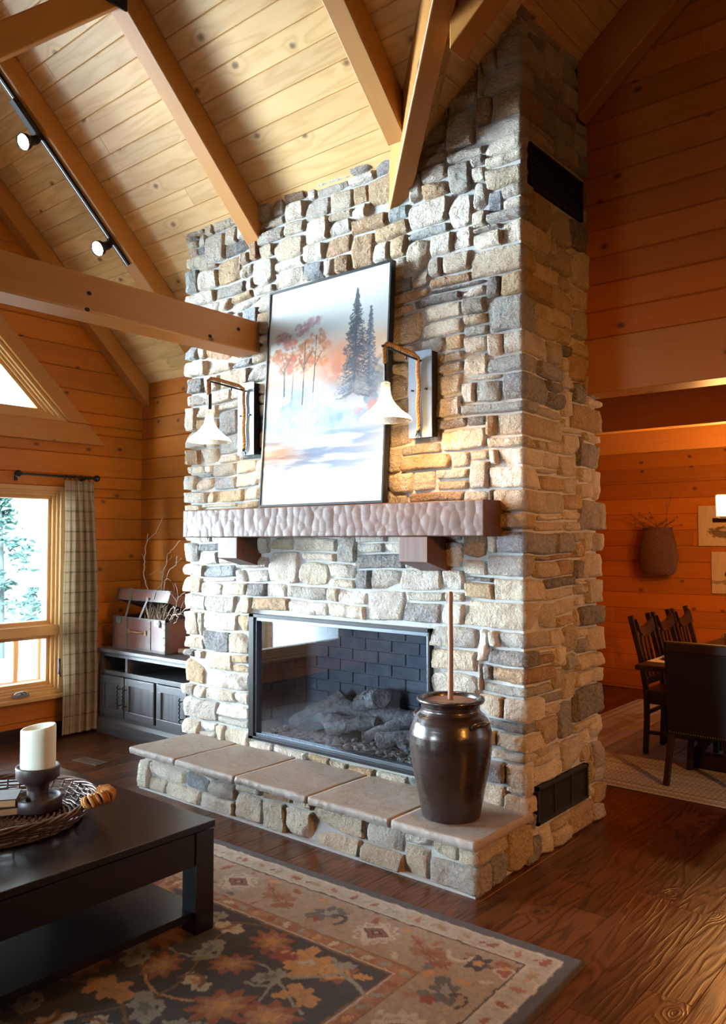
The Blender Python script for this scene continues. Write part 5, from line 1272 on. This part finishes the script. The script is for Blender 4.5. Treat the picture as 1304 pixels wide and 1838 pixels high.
BL = ['tallest pale twisted branch, left in the trunk', 'second tallest branch, reaching up beside the mantel end', 'branch joining the two tall ones from the left', 'middle branch forking right above the trunk', 'low branch bending right toward the chimney', 'short zigzag branch over the right end of the trunk', 'long low branch reaching past the right end of the trunk', 'drooping twig over the right trunk edge', 'short upright branch beside the dried grass']
RB = random.Random(3)
def crook(p, amp):
    out = [Vector(p[0])]
    for a, b in zip(p[:-1], p[1:]):
        a, b = Vector(a), Vector(b); n = max(2, int((b - a).length / .022))
        for q in range(1, n + 1): out.append(a.lerp(b, q / n) + (Vector((RB.uniform(-1, 1), RB.uniform(-1, 1), RB.uniform(-1, 1))) * amp if q < n else Vector()))
    return out
for k, pth in enumerate(BR):
    mb = MB(); c = crook(pth, .006); r0 = .0062 if k < 2 else .005; mb.tube(c, [r0 * (1 - .7 * i / len(c)) for i in range(len(c))], 6)
    for q in range(3 if k > 2 else 2):
        i = RB.randint(len(c) // 3, len(c) - 3); s0 = c[i]; d = Vector((RB.uniform(-.2, 1), RB.uniform(-.6, .2), RB.uniform(-.1, .9))).normalized() * RB.uniform(.06, .14)
        tw = crook([s0, s0 + d * .5 + Vector((0, 0, .02)), s0 + d], .004); mb.tube(tw, [.0028 * (1 - .6 * j / len(tw)) for j in range(len(tw))], 5)
    tag(mb.build('branch', M['twig']), BL[k], 'branch', None)
mb = MB()
for k in range(60):
    a = RB.uniform(0, 6.28); cx = -5.50 + RB.gauss(0, .055); h = RB.uniform(.09, .20); d = Vector((math.cos(a) * .5, math.sin(a) * .25, 1)).normalized() * h
    b = Vector((cx, 4.0 + RB.uniform(-.05, .05), .90)); mb.tube([b, b + d * .55, b + d], [.006, .009, .001], 5)
tag(mb.build('dried_grass', M['grass']), 'tuft of dried pale grass in the open trunk', 'dried grass', kind='stuff')
mb = MB(); ax_ = Vector((.9, .42, 0)).normalized(); c_ = Vector((-5.165, 4.05, CZ + .023)); mb.tube([c_ - ax_ * .085, c_ + ax_ * .085], .021, 18); rl = mb.build('wooden_roller', plain('pale_roller_wood', (.48, .29, .15), .5)); tag(rl, 'small pale wooden roller lying on the cabinet beside the trunk', 'roller')
mb = MB(); mb.tube([c_ + ax_ * .085, c_ + ax_ * .10, c_ + ax_ * .10 + Vector((0, 0, .03)), c_ + ax_ * .06 + Vector((0, 0, .045))], .004, 6); mb.build('wire_arm', M['iron'], rl)

# ------------------------------------------------------------------ spotlight track
def zt(y): return CA - .215 - y
tkk = empty('spotlight_track', (-5.215, 3.0, zt(3.0)), 0, 'long black lighting track under the left rafter', 'light track')
def TP(y, dn=0.0, dx=0.0): return Vector((dx, y - 3.0 - dn * s2, (zt(y) - zt(3.0)) - dn * s2))
mb = MB(); mb.bar(TP(2.1, .012), TP(3.50, .012), .036, .020, up=(0, -1, -1)); mb.build('track_rail', M['black'], tkk, bevel=.002)
mb = MB(); mb.bar(TP(2.1, .0235), TP(3.50, .0235), .006, .003, up=(0, -1, -1)); mb.build('conductor_strip', M['chrome'], tkk)
mb = MB(); mb.bar(TP(2.60, .03), TP(2.78, .03), .055, .035, up=(0, -1, -1)); mb.build('power_feed', M['black'], tkk, bevel=.003)
for y, lab in ((2.79, 'upper black spotlight on the track, lit'), (3.36, 'lower black spotlight on the track, lit')):
    b = Vector((-5.215, y - .022 * s2, zt(y) - .022 * s2)); hd = empty('track_spotlight', b, 0, lab, 'spotlight', None)
    dn = Vector((0, -s2, -s2)); aim = Vector((.18, -.86, -.50)).normalized(); mb = MB(); mb.tube([(0, 0, 0), dn * .045], .009, 8); mb.box((-.014, -.03, -.018), (.014, .03, .018)); mb.build('mount', M['black'], hd)
    q = aim.to_track_quat('Z', 'Y').to_matrix(); o_ = dn * .05
    mb = MB(); mb.lathe([(.001, -.03), (.026, -.028), (.031, -.01), (.033, .045), (.052, .075), (.056, .112), (.053, .112), (.046, .085), (.001, .083)], o_, 24, M=q); mb.build('lamp_body', M['black'], hd)
    mb = MB(); mb.lathe([(.001, .116), (.030, .113), (.050, .104), (.050, .095)], o_, 24, M=q); mb.build('bulb', M['bulbw'], hd)

# ------------------------------------------------------------------ outside
mb = MB(); planks(mb, (0, 0, 0), (0, 1, 0), (1, 0, 0), (0, 0, 1), -8.6, XL - .25, .14, lambda a, b: [(-2, 9, -2, 9)], th=.03, g=.003, cd=.003)
for v in range(len(mb.v)): x, y, z = mb.v[v]; mb.v[v] = (x, y, z - .12)
mb.build('deck', M['deck'], kind='structure')
rl = empty('deck_railing', (-8.5, 3.6, -.12), 0, 'pale log railing of the deck seen through the lower window pane', 'railing')
mb = MB(); mb.tube([(0, -4.5, .80), (0, 4.6, .80)], .045, 10); mb.build('top_rail', M['deck'], rl)
mb = MB(); mb.tube([(0, -4.5, .16), (0, 4.6, .16)], .04, 10); mb.build('bottom_rail', M['deck'], rl)
for k in range(34):
    y = -4.4 + k * .27
    if k % 6 == 0:
        mb = MB(); mb.box((-.06, y - .06, -.02), (.06, y + .06, .98), axis=2); mb.build('railing_post', M['deck'], rl)
    else:
        mb = MB(); mb.tube([(0, y, .17), (0, y + .004, .5), (0, y, .74), (0, y, .79)], [.028, .032, .03, .012], 8); mb.build('baluster', M['deck'], rl)
def conifer(x, y, z, h, r, lab, seed):
    t = empty('conifer_tree', (x, y, z), 0, lab, 'tree', None); R = random.Random(seed); mb = MB(); mb.tube([(0, 0, 0), (.05, 0, h * .5), (0, 0, h)], [.16, .10, .02], 8); mb.build('tree_trunk', M['bark'], t)
    mb = MB()
    for k in range(int(h * 26)):
        q = R.random() ** .8; zz = h * (.10 + .90 * q); rad = r * (1 - q) ** .75 * R.uniform(.45, 1.05) * (1 + .35 * math.sin(zz * 3.1)); a = R.uniform(0, 6.28)
        c = Vector((rad * math.cos(a) * .8, rad * math.sin(a) * .8, zz)); e = Vector((rad * 1.25 * math.cos(a), rad * 1.25 * math.sin(a), zz - .1 * r + R.uniform(-.1, .15)))
        d = (e - c)
        for j in range(9):
            p = c + d * R.uniform(-.3, 1.1) + Vector((R.uniform(-.2, .2), R.uniform(-.2, .2), R.uniform(-.12, .12))) * r * .5; s_ = R.uniform(.06, .17)
            v = [p + Vector((R.uniform(-1, 1), R.uniform(-1, 1), R.uniform(-.6, .6))) * s_ for _ in range(4)]; mb.add(v, [(0, 1, 2), (0, 2, 3), (0, 1, 3)])
    mb.build('tree_foliage', M['teal'], t)
conifer(-19, 9.25, -1.2, 4.2, 1.15, 'teal green conifer seen through the window, nearest and tallest', 4)
conifer(-24, 12.75, -1.2, 1.35, .8, 'small bushy conifer at the foot of the tall one outside', 6)
mb = MB(); mb.box((-30, 4, -1.4), (-15, 18, -1.2)); tag(mb.build('lawn', M['ground'], kind='structure'))

# ------------------------------------------------------------------ floor register
fr = MB(); fr.box((-.13, -.055, 0), (.13, .055, .003))
for q in range(9): fr.box((-.115 + q * .026, -.042, .003), (-.100 + q * .026, .042, .005))
o = fr.build('floor_register', M['strap'], bevel=.001); o.location = (-5.30, 3.27, .0005); o.rotation_euler = (0, 0, .12); tag(o, 'small metal floor register in the boards behind the coffee table', 'floor vent')

# ------------------------------------------------------------------ dining room
NX, NY = 340, 300
RX0, RX1, RY0, RY1 = -3.1, .3, 5.12, 8.05
X_, Y_ = np.meshgrid(np.linspace(RX0, RX1, NX), np.linspace(RY0, RY1, NY))
da, db, dc = X_ - RX0, Y_ - RY0, RY1 - Y_
dmin = np.minimum(np.minimum(da, db), dc); along = np.where((da <= db) & (da <= dc), Y_, X_)
row = np.floor(dmin / .026); rr_ = np.random.default_rng(8).random(200); tone = rr_[row.astype(int) % 200]
chev = .5 + .5 * np.sin((along / .017 + ((dmin / .026) % 1 - .5) * 2.2 * ((-1) ** (row % 2))) * np.pi)
Cc = np.stack([.42 + .24 * tone, .44 + .24 * tone, .50 + .24 * tone], -1) * (.45 + .75 * chev[..., None]); Cc = lay(Cc, (tone > .82) * .55, (.12, .12, .14))
Zz = .004 + .008 * np.sin(np.pi * ((dmin / .026) % 1)) * np.clip(dmin / .01, 0, 1)
br_ = grid_obj('braided_rug', np.stack([X_, Y_, Zz], -1), M['braid'], None, Cc); tag(br_, 'grey and white braided rug under the dining table', 'rug')
RZ = .012
dt = empty('dining_table', (-1.42, 6.53, RZ), 0, 'dark wooden trestle dining table on the braided rug', 'table')
mb = MB(); mb.box((-.70, -1.09, .705), (.70, 1.09, .745), axis=1); mb.build('tabletop', M['dining'], dt, bevel=.014, bseg=3)
mb = MB(); mb.box((-.50, -.95, .62), (.50, .95, .705), axis=1); mb.build('apron', M['dining'], dt)
for yy in (-.62, .62):
    mb = MB(); mb.box((-.48, yy - .05, 0), (.48, yy + .05, .10), axis=0); mb.build('trestle_foot', M['dining'], dt, bevel=.012)
    mb = MB()
    for xx in (-.20, .0, .20): mb.box((xx - .055, yy - .045, .10), (xx + .055, yy + .045, .62), axis=2)
    for sg in (-1, 1): mb.bar((sg * .44, yy, .10), (sg * .24, yy, .36), .06, .06)
    mb.build('trestle_post', M['dining'], dt)
mb = MB(); mb.box((-.04, -.60, .22), (.04, .60, .32), axis=1); mb.bar((0, -.55, .32), (0, -.2, .62), .06, .06); mb.bar((0, .55, .32), (0, .2, .62), .06, .06); mb.build('stretcher', M['dining'], dt)
TT = RZ + .745
def side_chair(y, lab):
    c = empty('slat_back_chair', (-2.27, y, RZ), 0, lab, 'chair', 'slat back chairs along the left side of the dining table'); wd = .355
    for i, yy in enumerate((0, wd)):
        mb = MB(); pts = [(0, yy, 0), (.012, yy, .25), (.012, yy, .46), (-.03, yy, .72), (-.105, yy, 1.015)]
        for a, b in zip(pts[:-1], pts[1:]): mb.bar(a, b, .030, .038, up=(1, 0, 0))
        mb.build('back_post', M['dining'], c, bevel=.003)
        mb = MB(); mb.bar((.40, yy, 0), (.40, yy, .44), .038, .038, up=(1, 0, 0)); mb.build('leg', M['dining'], c, bevel=.003)
    # crest rail: concave top
    n = 14; vs = []; fs = []
    for i in range(n + 1):
        t = i / n; yy = .014 + t * (wd - .028); k = (2 * t - 1) ** 2; zt_ = .925 + .065 * k ** 1.3; zb_ = .855 + .05 * k; xt = -.083 - .012 * (1 - k); xb = -.058 - .012 * (1 - k)
        vs += [(xb, yy, zb_), (xb + .022, yy, zb_), (xt + .022, yy, zt_), (xt, yy, zt_)]
    for i in range(n):
        for j in range(4): j2 = (j + 1) % 4; fs.append((i * 4 + j, i * 4 + j2, i * 4 + 4 + j2, i * 4 + 4 + j))
    fs += [(3, 2, 1, 0), (n * 4, n * 4 + 1, n * 4 + 2, n * 4 + 3)]
    mb = MB(); mb.add(vs, fs, None, .4); mb.build('crest_rail', M['dining'], c)
    for t in (.28, .5, .72):
        mb = MB(); mb.bar((-.0, .005 + t * (wd - .01), .52), (-.068, .005 + t * (wd - .01), .87), .034, .012, up=(1, 0, 0)); mb.build('back_slat', M['dining'], c)
    mb = MB(); mb.bar((.0, .015, .53), (.0, wd - .015, .53), .02, .05); mb.build('lower_back_rail', M['dining'], c)
    mb = MB(); mb.box((-.01, -.02, .44), (.43, wd + .02, .475), axis=0); mb.build('seat', M['dining'], c, bevel=.008)
    mb = MB(); mb.box((.02, .0, .37), (.40, .018, .44)); mb.box((.02, wd - .018, .37), (.40, wd, .44)); mb.build('seat_frame', M['dining'], c)
    for zz, p, q in ((.16, (.01, 0), (.40, 0)), (.16, (.01, wd), (.40, wd)), (.24, (.2, 0), (.2, wd)), (.30, (.012, 0), (.012, wd))):
        mb = MB(); mb.bar((p[0], p[1], zz), (q[0], q[1], zz), .018, .026); mb.build('stretcher', M['dining'], c)
    return c
side_chair(6.03, 'slat back dining chair nearest the chimney, first in the row'); side_chair(6.475, 'slat back dining chair in the middle of the row'); side_chair(6.92, 'slat back dining chair farthest back in the row')
ec = empty('upholstered_chair', (-1.60, 5.37, 0), 0, 'tall black leather dining chair with nailhead trim, its back to the room', 'chair')
hw = .285
mb = MB()
n = 8; vs = []; fs = []
for i in range(n + 1):
    t = i / n; z = .335 + t * .605; w2 = hw - .012 + .016 * t; y = .0 - .03 * t * t; d = .075 - .02 * t
    vs += [(-w2, y, z), (w2, y, z), (w2, y + d, z), (-w2, y + d, z)]
for i in range(n):
    for j in range(4): j2 = (j + 1) % 4; fs.append((i * 4 + j, i * 4 + j2, i * 4 + 4 + j2, i * 4 + 4 + j))
fs += [(3, 2, 1, 0), (n * 4, n * 4 + 1, n * 4 + 2, n * 4 + 3)]
mb.add(vs, fs, None, .4); mb.build('backrest', M['leather'], ec, bevel=.010, bseg=3)
mb = MB(); mb.box((-hw + .01, -.034, .875), (hw - .01, -.012, .935)); mb.build('top_band', M['dining'], ec, bevel=.006)
mb = MB(); mb.box((-hw + .02, .03, .36), (hw - .02, .45, .47)); mb.build('seat', M['leather'], ec, bevel=.015, bseg=3)
mb = MB()
for k in range(36): mb.ball((-hw + .022 + k * .0151, -.004, .352), .0042, 6, sc=(1, .6, 1))
mb.build('nailhead_trim', M['brass'], ec)['kind'] = 'stuff'
for a, yb, yt in ((-1, -.01, .03), (1, -.01, .03), (-1, .42, .42), (1, .42, .42)):
    mb = MB(); mb.bar((a * (hw - .012), yb - (.035 if yb < 0 else 0), RZ + .001 if yb > 0 else .012), (a * (hw - .03), yt, .37), .036, .036, up=(0, 1, 0)); mb.build('leg', M['dining'], ec, bevel=.003)
# things on the table
def dish(nm, x, y, z, prof, m, lab, cat, **k):
    mb = MB(); mb.lathe(prof, (0, 0, 0), 32); o = mb.build(nm, m); o.location = (x, y, z); tag(o, lab, cat); return o
mb = MB(); mb.box((-2.095, 5.60, TT), (-1.72, 6.0, TT + .004)); tag(mb.build('place_mat', M['cloth']), 'pale woven place mat on the near left corner of the dining table', 'place mat')
dish('dinner_plate', -1.93, 5.82, TT + .0045, [(.001, 0), (.08, 0), (.13, .014), (.135, .018), (.13, .018), (.08, .006), (.001, .005)], M['plateblue'], 'dark dinner plate on the pale place mat', 'plate')
dish('soup_bowl', -1.93, 5.82, TT + .0115, [(.001, 0), (.045, 0), (.07, .022), (.082, .042), (.078, .042), (.06, .02), (.001, .01)], M['plate'], 'tan bowl sitting on the dark dinner plate', 'bowl')
mg = dish('coffee_mug', -1.93, 7.02, TT + .001, [(.001, 0), (.038, 0), (.044, .01), (.046, .085), (.043, .088), (.040, .084), (.038, .01), (.001, .008)], M['mug'], 'speckled grey mug near the far end of the dining table', 'mug')
mb = MB(); mb.tube([(-.044, 0, .07), (-.066, 0, .066), (-.07, 0, .045), (-.044, 0, .025)], .005, 8); mb.build('mug_handle', M['mug'], mg)
# wall basket
bk = empty('wall_basket', (-3.03, 8.46, 1.245), 0, 'brown woven basket hanging on the far dining wall', 'basket')
mb = MB(); prof = []
def bprof(t): return .165 + .05 * math.sin(min(1, t * 1.6) * PI * .5) * 1 - .085 * max(0, t - .35) ** 1.1 * 1.4
NR, NC = 34, 72
for i in range(NR + 1):
    t = i / NR; r = bprof(t) * (1 if t > .06 else .86 + 2.3 * t)
    for k in range(NC):
        a = 2 * PI * k / NC; w = .008 * math.sin(k * PI / 2 + (i % 2) * PI); rr2 = r + w
        mb.v.append((rr2 * math.cos(a), rr2 * math.sin(a) * .55, t * .475))
for i in range(NR):
    for k in range(NC):
        k2 = (k + 1) % NC; mb.f.append([i * NC + k, i * NC + k2, (i + 1) * NC + k2, (i + 1) * NC + k]); mb.uv.append([(0, 0)] * 4); mb.t.append(.5); mb.mi.append(0); mb.sm.append(False)
mb.f.append(list(range(NC))[::-1]); mb.uv.append([(0, 0)] * NC); mb.t.append(.5); mb.mi.append(0); mb.sm.append(False)
o = mb.build('basket_body', M['wicker2'], bk); so = o.modifiers.new('t', 'SOLIDIFY'); so.thickness = .006
mb = MB(); r = bprof(1)
for st_ in range(2): mb.tube([((r + .006 * math.cos(a * 14 + st_ * PI)) * math.cos(a), (r + .006 * math.cos(a * 14 + st_ * PI)) * math.sin(a) * .55, .478 + .006 * math.sin(a * 14 + st_ * PI)) for a in np.linspace(0, 2 * PI, 120, endpoint=False)], .008, 6, closed=True)
mb.build('basket_rim', M['wicker2'], bk)
mb = MB()
for k in range(26):
    d = Vector((RB.uniform(-.30, .22), RB.uniform(-.06, .02), RB.uniform(.03, .22))); s0 = Vector((RB.uniform(-.1, .1), 0, .40)); c = crook([s0, s0 + d * .4 + Vector((0, 0, .06)), s0 + d + Vector((0, 0, .03))], .008); mb.tube(c, .0022, 4)
    mb.ball(c[-1], .008, 6)
for e_ in ((.10, 0, .80), (.155, 0, .86)): mb.tube(crook([(.08, 0, .42), (.09, 0, .62), e_], .003), .002, 4)
tag(mb.build('dried_stems', M['wicker']), 'dark dried stems sticking out of the wall basket', 'dried flowers', kind='stuff'); bpy.data.objects['dried_stems'].location = (-3.03, 8.46, 1.245)
# two prints
def print_obj(x0, x1, z0, z1, fn, lab):
    n_, m_ = 110, 110; U, V = np.meshgrid(np.linspace(0, 1, m_), np.linspace(0, 1, n_)); C = np.ones(U.shape + (3,)) * np.array([.55, .43, .25]) * (.88 + .24 * fbm(U, V, 30, 2, 2, .2))[..., None]
    C = fn(C, U, V); o = grid_obj('wall_print', np.stack([x0 + (x1 - x0) * U, np.full_like(U, 8.575), z0 + (z1 - z0) * V], -1), M['printm'], None, C); tag(o, lab, 'picture', None)
    mb = MB(); mb.box((x0, 8.576, z0), (x1, 8.5985, z1)); mb.build('panel_board', M['deck'], o)
def nest(C, U, V):
    n = fbm(U, V, 22, 9, 3); d = ((U - .58) / .42) ** 2 + ((V - .34) / .15) ** 2 + (n - .5) * 1.6; C = lay(C, (1 - sm(.7, 1.1, d)) * .85, (.12, .07, .03)); C = lay(C, (1 - sm(.3, .5, ((U - .6) / .3) ** 2 + ((V - .40) / .06) ** 2)) * .8, (.5, .42, .3)); return C
def pear(C, U, V):
    n = fbm(U, V, 18, 3, 3); d = ((U - .62) / .36) ** 2 + ((V - .46) / .17) ** 2; C = lay(C, 1 - sm(.85, 1.0, d), (.06, .05, .025)); C = lay(C, (1 - sm(.3, .9, ((U - .58) / .22) ** 2 + ((V - .52) / .08) ** 2)) * .7, (.2, .19, .1)); C = lay(C, (1 - sm(.6, 1.2, ((U - .4) / .4) ** 2 + ((V - .27) / .06) ** 2 + (n - .5) * 2)) * .7, (.15, .12, .06)); return C
print_obj(-2.655, -2.16, 1.543, 1.952, nest, 'linen print of a nest on the far wall behind the jar lamps'); print_obj(-2.53, -2.08, 1.065, 1.485, pear, 'lower linen print of a dark pear on the far dining wall')
# jar chandelier
jc = empty('jar_chandelier', (-1.46, 6.62, 1.74), 0, 'hanging wooden bar light with glass jar shades over the dining table', 'chandelier')
mb = MB(); mb.box((-.47, -.045, 0), (.47, .045, .035), axis=0); mb.build('wooden_bar', M['dining'], jc, bevel=.004)
mb = MB(); mb.tube([(-.3, 0, .035), (0, 0, 1.02)], .006, 6); mb.tube([(.3, 0, .035), (0, 0, 1.02)], .006, 6); mb.lathe([(.001, 1.0), (.06, 1.005), (.06, 1.035)], (0, 0, 0), 20); mb.build('hanging_rod', M['iron'], jc)
for k in range(4):
    x = -.40 + k * .245; yo = .0 if k % 2 == 0 else .03
    mb = MB(); mb.lathe([(.050, .045), (.050, .05), (.0505, .205), (.048, .212), (.046, .205), (.046, .05)], (x, 0, 0), 28); j = mb.build('glass_jar', M['seeded'], jc)
    mb = MB(); mb.lathe([(.001, .035), (.03, .035), (.03, .045), (.016, .05), (.016, .08), (.001, .08)], (x, 0, 0), 16); mb.build('lamp_socket', M['iron'], jc)
    mb = MB(); mb.ball((x, 0, .125), .029, 14, sc=(1, 1, 1.25)); mb.build('bulb', M['bulb'], jc)
# ------------------------------------------------------------------ light, world, camera
def area(name, loc, rot, sx, sy, power, colr, portal=False):
    l = bpy.data.lights.new(name, 'AREA'); l.shape = 'RECTANGLE'; l.size = sx; l.size_y = sy; l.energy = power; l.color = colr
    if portal: l.cycles.is_portal = True
    o = bpy.data.objects.new(name, l); o.location = loc; o.rotation_euler = rot; col.objects.link(o); return o
def point(name, loc, power, colr, r=.05):
    l = bpy.data.lights.new(name, 'POINT'); l.energy = power; l.color = colr; l.shadow_soft_size = r
    o = bpy.data.objects.new(name, l); o.location = loc; col.objects.link(o); return o
def spot(name, loc, target, power, colr, ang=60, blend=.5, r=.03):
    l = bpy.data.lights.new(name, 'SPOT'); l.energy = power; l.color = colr; l.spot_size = math.radians(ang); l.spot_blend = blend; l.shadow_soft_size = r
    o = bpy.data.objects.new(name, l); o.location = loc; d = Vector(target) - Vector(loc); o.rotation_euler = d.to_track_quat('-Z', 'Y').to_euler(); col.objects.link(o); return o
# portals at the window openings (daylight enters here)
for w in (W1, W2, W3):
    area('window_portal', (XL - .2, (w[0] + w[1]) / 2, (w[2] + w[3]) / 2), (0, -PI / 2, 0), w[3] - w[2], w[1] - w[0], 1, (1, 1, 1), True)
area('window_portal', (XL - .2, 2.3, 3.9), (0, -PI / 2, 0), 2.7, 2.7, 1, (1, 1, 1), True)
area('window_portal', ((S1[0] + S1[1]) / 2, YS - .2, (S1[2] + S1[3]) / 2), (-PI / 2, 0, PI), S1[1] - S1[0], S1[3] - S1[2], 1, (1, 1, 1), True)
area('window_portal', (DXR + .2, (DW[0] + DW[1]) / 2, (DW[2] + DW[3]) / 2), (0, PI / 2, 0), DW[3] - DW[2], DW[1] - DW[0], 1, (1, 1, 1), True)
WARM = (1, .46, .13)
point('sconce_glow', (-3.945, 3.238, 2.228), 11, (1, .70, .38), .02); point('sconce_glow', (-2.545, 3.238, 2.228), 28, (1, .52, .19), .02)
point('jar_lamp_glow', (-1.86, 6.62, 1.93), 95, WARM, .04); point('jar_lamp_glow', (-1.3, 6.62, 1.93), 105, WARM, .04)
# ceiling lamps of the room on the right, behind the camera's edge
spot('side_spot', (2.9, 1.6, 2.7), (-1.9, 4.2, .75), 620, (1, .37, .065), 62, 1.0, .08)
point('floor_lamp_glow', (3.6, 0.2, 1.5), 50, WARM, .12)
w = bpy.data.worlds.new('sky'); scene.world = w; w.use_nodes = True; nt = w.node_tree; nt.nodes.clear()
tc = nt.nodes.new('ShaderNodeTexCoord'); sep = nt.nodes.new('ShaderNodeSeparateXYZ'); nt.links.new(tc.outputs['Generated'], sep.inputs[0])
rp = nt.nodes.new('ShaderNodeValToRGB'); e = rp.color_ramp.elements; e[0].position = .47; e[0].color = (.70, .88, 1.0, 1); e[1].position = .56; e[1].color = (.72, .89, 1.0, 1)
mp = nt.nodes.new('ShaderNodeMapRange'); mp.inputs[1].default_value = -1; mp.inputs[2].default_value = 1; nt.links.new(sep.outputs[2], mp.inputs[0]); nt.links.new(mp.outputs[0], rp.inputs[0])
dp = nt.nodes.new('ShaderNodeVectorMath'); dp.operation = 'DOT_PRODUCT'; nt.links.new(tc.outputs['Generated'], dp.inputs[0]); dp.inputs[1].default_value = Vector((-.91, -.41, .05)).normalized()
mx_ = nt.nodes.new('ShaderNodeMath'); mx_.operation = 'MAXIMUM'; nt.links.new(dp.outputs['Value'], mx_.inputs[0]); mx_.inputs[1].default_value = 0
pw = nt.nodes.new('ShaderNodeMath'); pw.operation = 'POWER'; nt.links.new(mx_.outputs[0], pw.inputs[0]); pw.inputs[1].default_value = 34
ml = nt.nodes.new('ShaderNodeMath'); ml.operation = 'MULTIPLY_ADD'; nt.links.new(pw.outputs[0], ml.inputs[0]); ml.inputs[1].default_value = 240; ml.inputs[2].default_value = 4.0
d2 = nt.nodes.new('ShaderNodeVectorMath'); d2.operation = 'DOT_PRODUCT'; nt.links.new(tc.outputs['Generated'], d2.inputs[0]); d2.inputs[1].default_value = Vector((.66, -.58, .48)).normalized()
m2 = nt.nodes.new('ShaderNodeMath'); m2.operation = 'MAXIMUM'; nt.links.new(d2.outputs['Value'], m2.inputs[0]); m2.inputs[1].default_value = 0
q2 = nt.nodes.new('ShaderNodeMath'); q2.operation = 'POWER'; nt.links.new(m2.outputs[0], q2.inputs[0]); q2.inputs[1].default_value = 70
a2 = nt.nodes.new('ShaderNodeMath'); a2.operation = 'MULTIPLY_ADD'; nt.links.new(q2.outputs[0], a2.inputs[0]); a2.inputs[1].default_value = 650; nt.links.new(ml.outputs[0], a2.inputs[2])
def lobe(direction, power, gain, prev):
    d_ = nt.nodes.new('ShaderNodeVectorMath'); d_.operation = 'DOT_PRODUCT'; nt.links.new(tc.outputs['Generated'], d_.inputs[0]); d_.inputs[1].default_value = Vector(direction).normalized()
    x_ = nt.nodes.new('ShaderNodeMath'); x_.operation = 'MAXIMUM'; nt.links.new(d_.outputs['Value'], x_.inputs[0]); x_.inputs[1].default_value = 0
    y_ = nt.nodes.new('ShaderNodeMath'); y_.operation = 'POWER'; nt.links.new(x_.outputs[0], y_.inputs[0]); y_.inputs[1].default_value = power
    z_ = nt.nodes.new('ShaderNodeMath'); z_.operation = 'MULTIPLY_ADD'; nt.links.new(y_.outputs[0], z_.inputs[0]); z_.inputs[1].default_value = gain; nt.links.new(prev.outputs[0], z_.inputs[2]); return z_
l3 = lobe((-.10, -.98, .13), 30, 135, a2)
bg = nt.nodes.new('ShaderNodeBackground'); nt.links.new(l3.outputs[0], bg.inputs[1]); nt.links.new(rp.outputs[0], bg.inputs[0]); wo = nt.nodes.new('ShaderNodeOutputWorld'); nt.links.new(bg.outputs[0], wo.inputs[0])

cam = bpy.data.cameras.new('camera'); co = bpy.data.objects.new('camera', cam); col.objects.link(co)
cam.sensor_fit = 'VERTICAL'; cam.sensor_height = 36; cam.lens = 1448 / 1838 * 36
co.location = (0, 0, 1.6); co.rotation_euler = Vector((-0.63950056, 0.76798441, 0.03519917)).to_track_quat('-Z', 'Y').to_euler()
cam.clip_start = .05; cam.clip_end = 200; scene.camera = co
scene.view_settings.view_transform = 'Standard'; scene.view_settings.look = 'None'; scene.view_settings.exposure = 0.0; scene.view_settings.gamma = 1
scene.cycles.use_denoising = True; scene.cycles.max_bounces = 8; scene.cycles.diffuse_bounces = 3; scene.cycles.transparent_max_bounces = 16; scene.cycles.sample_clamp_indirect = 6; scene.cycles.caustics_reflective = False; scene.cycles.caustics_refractive = False
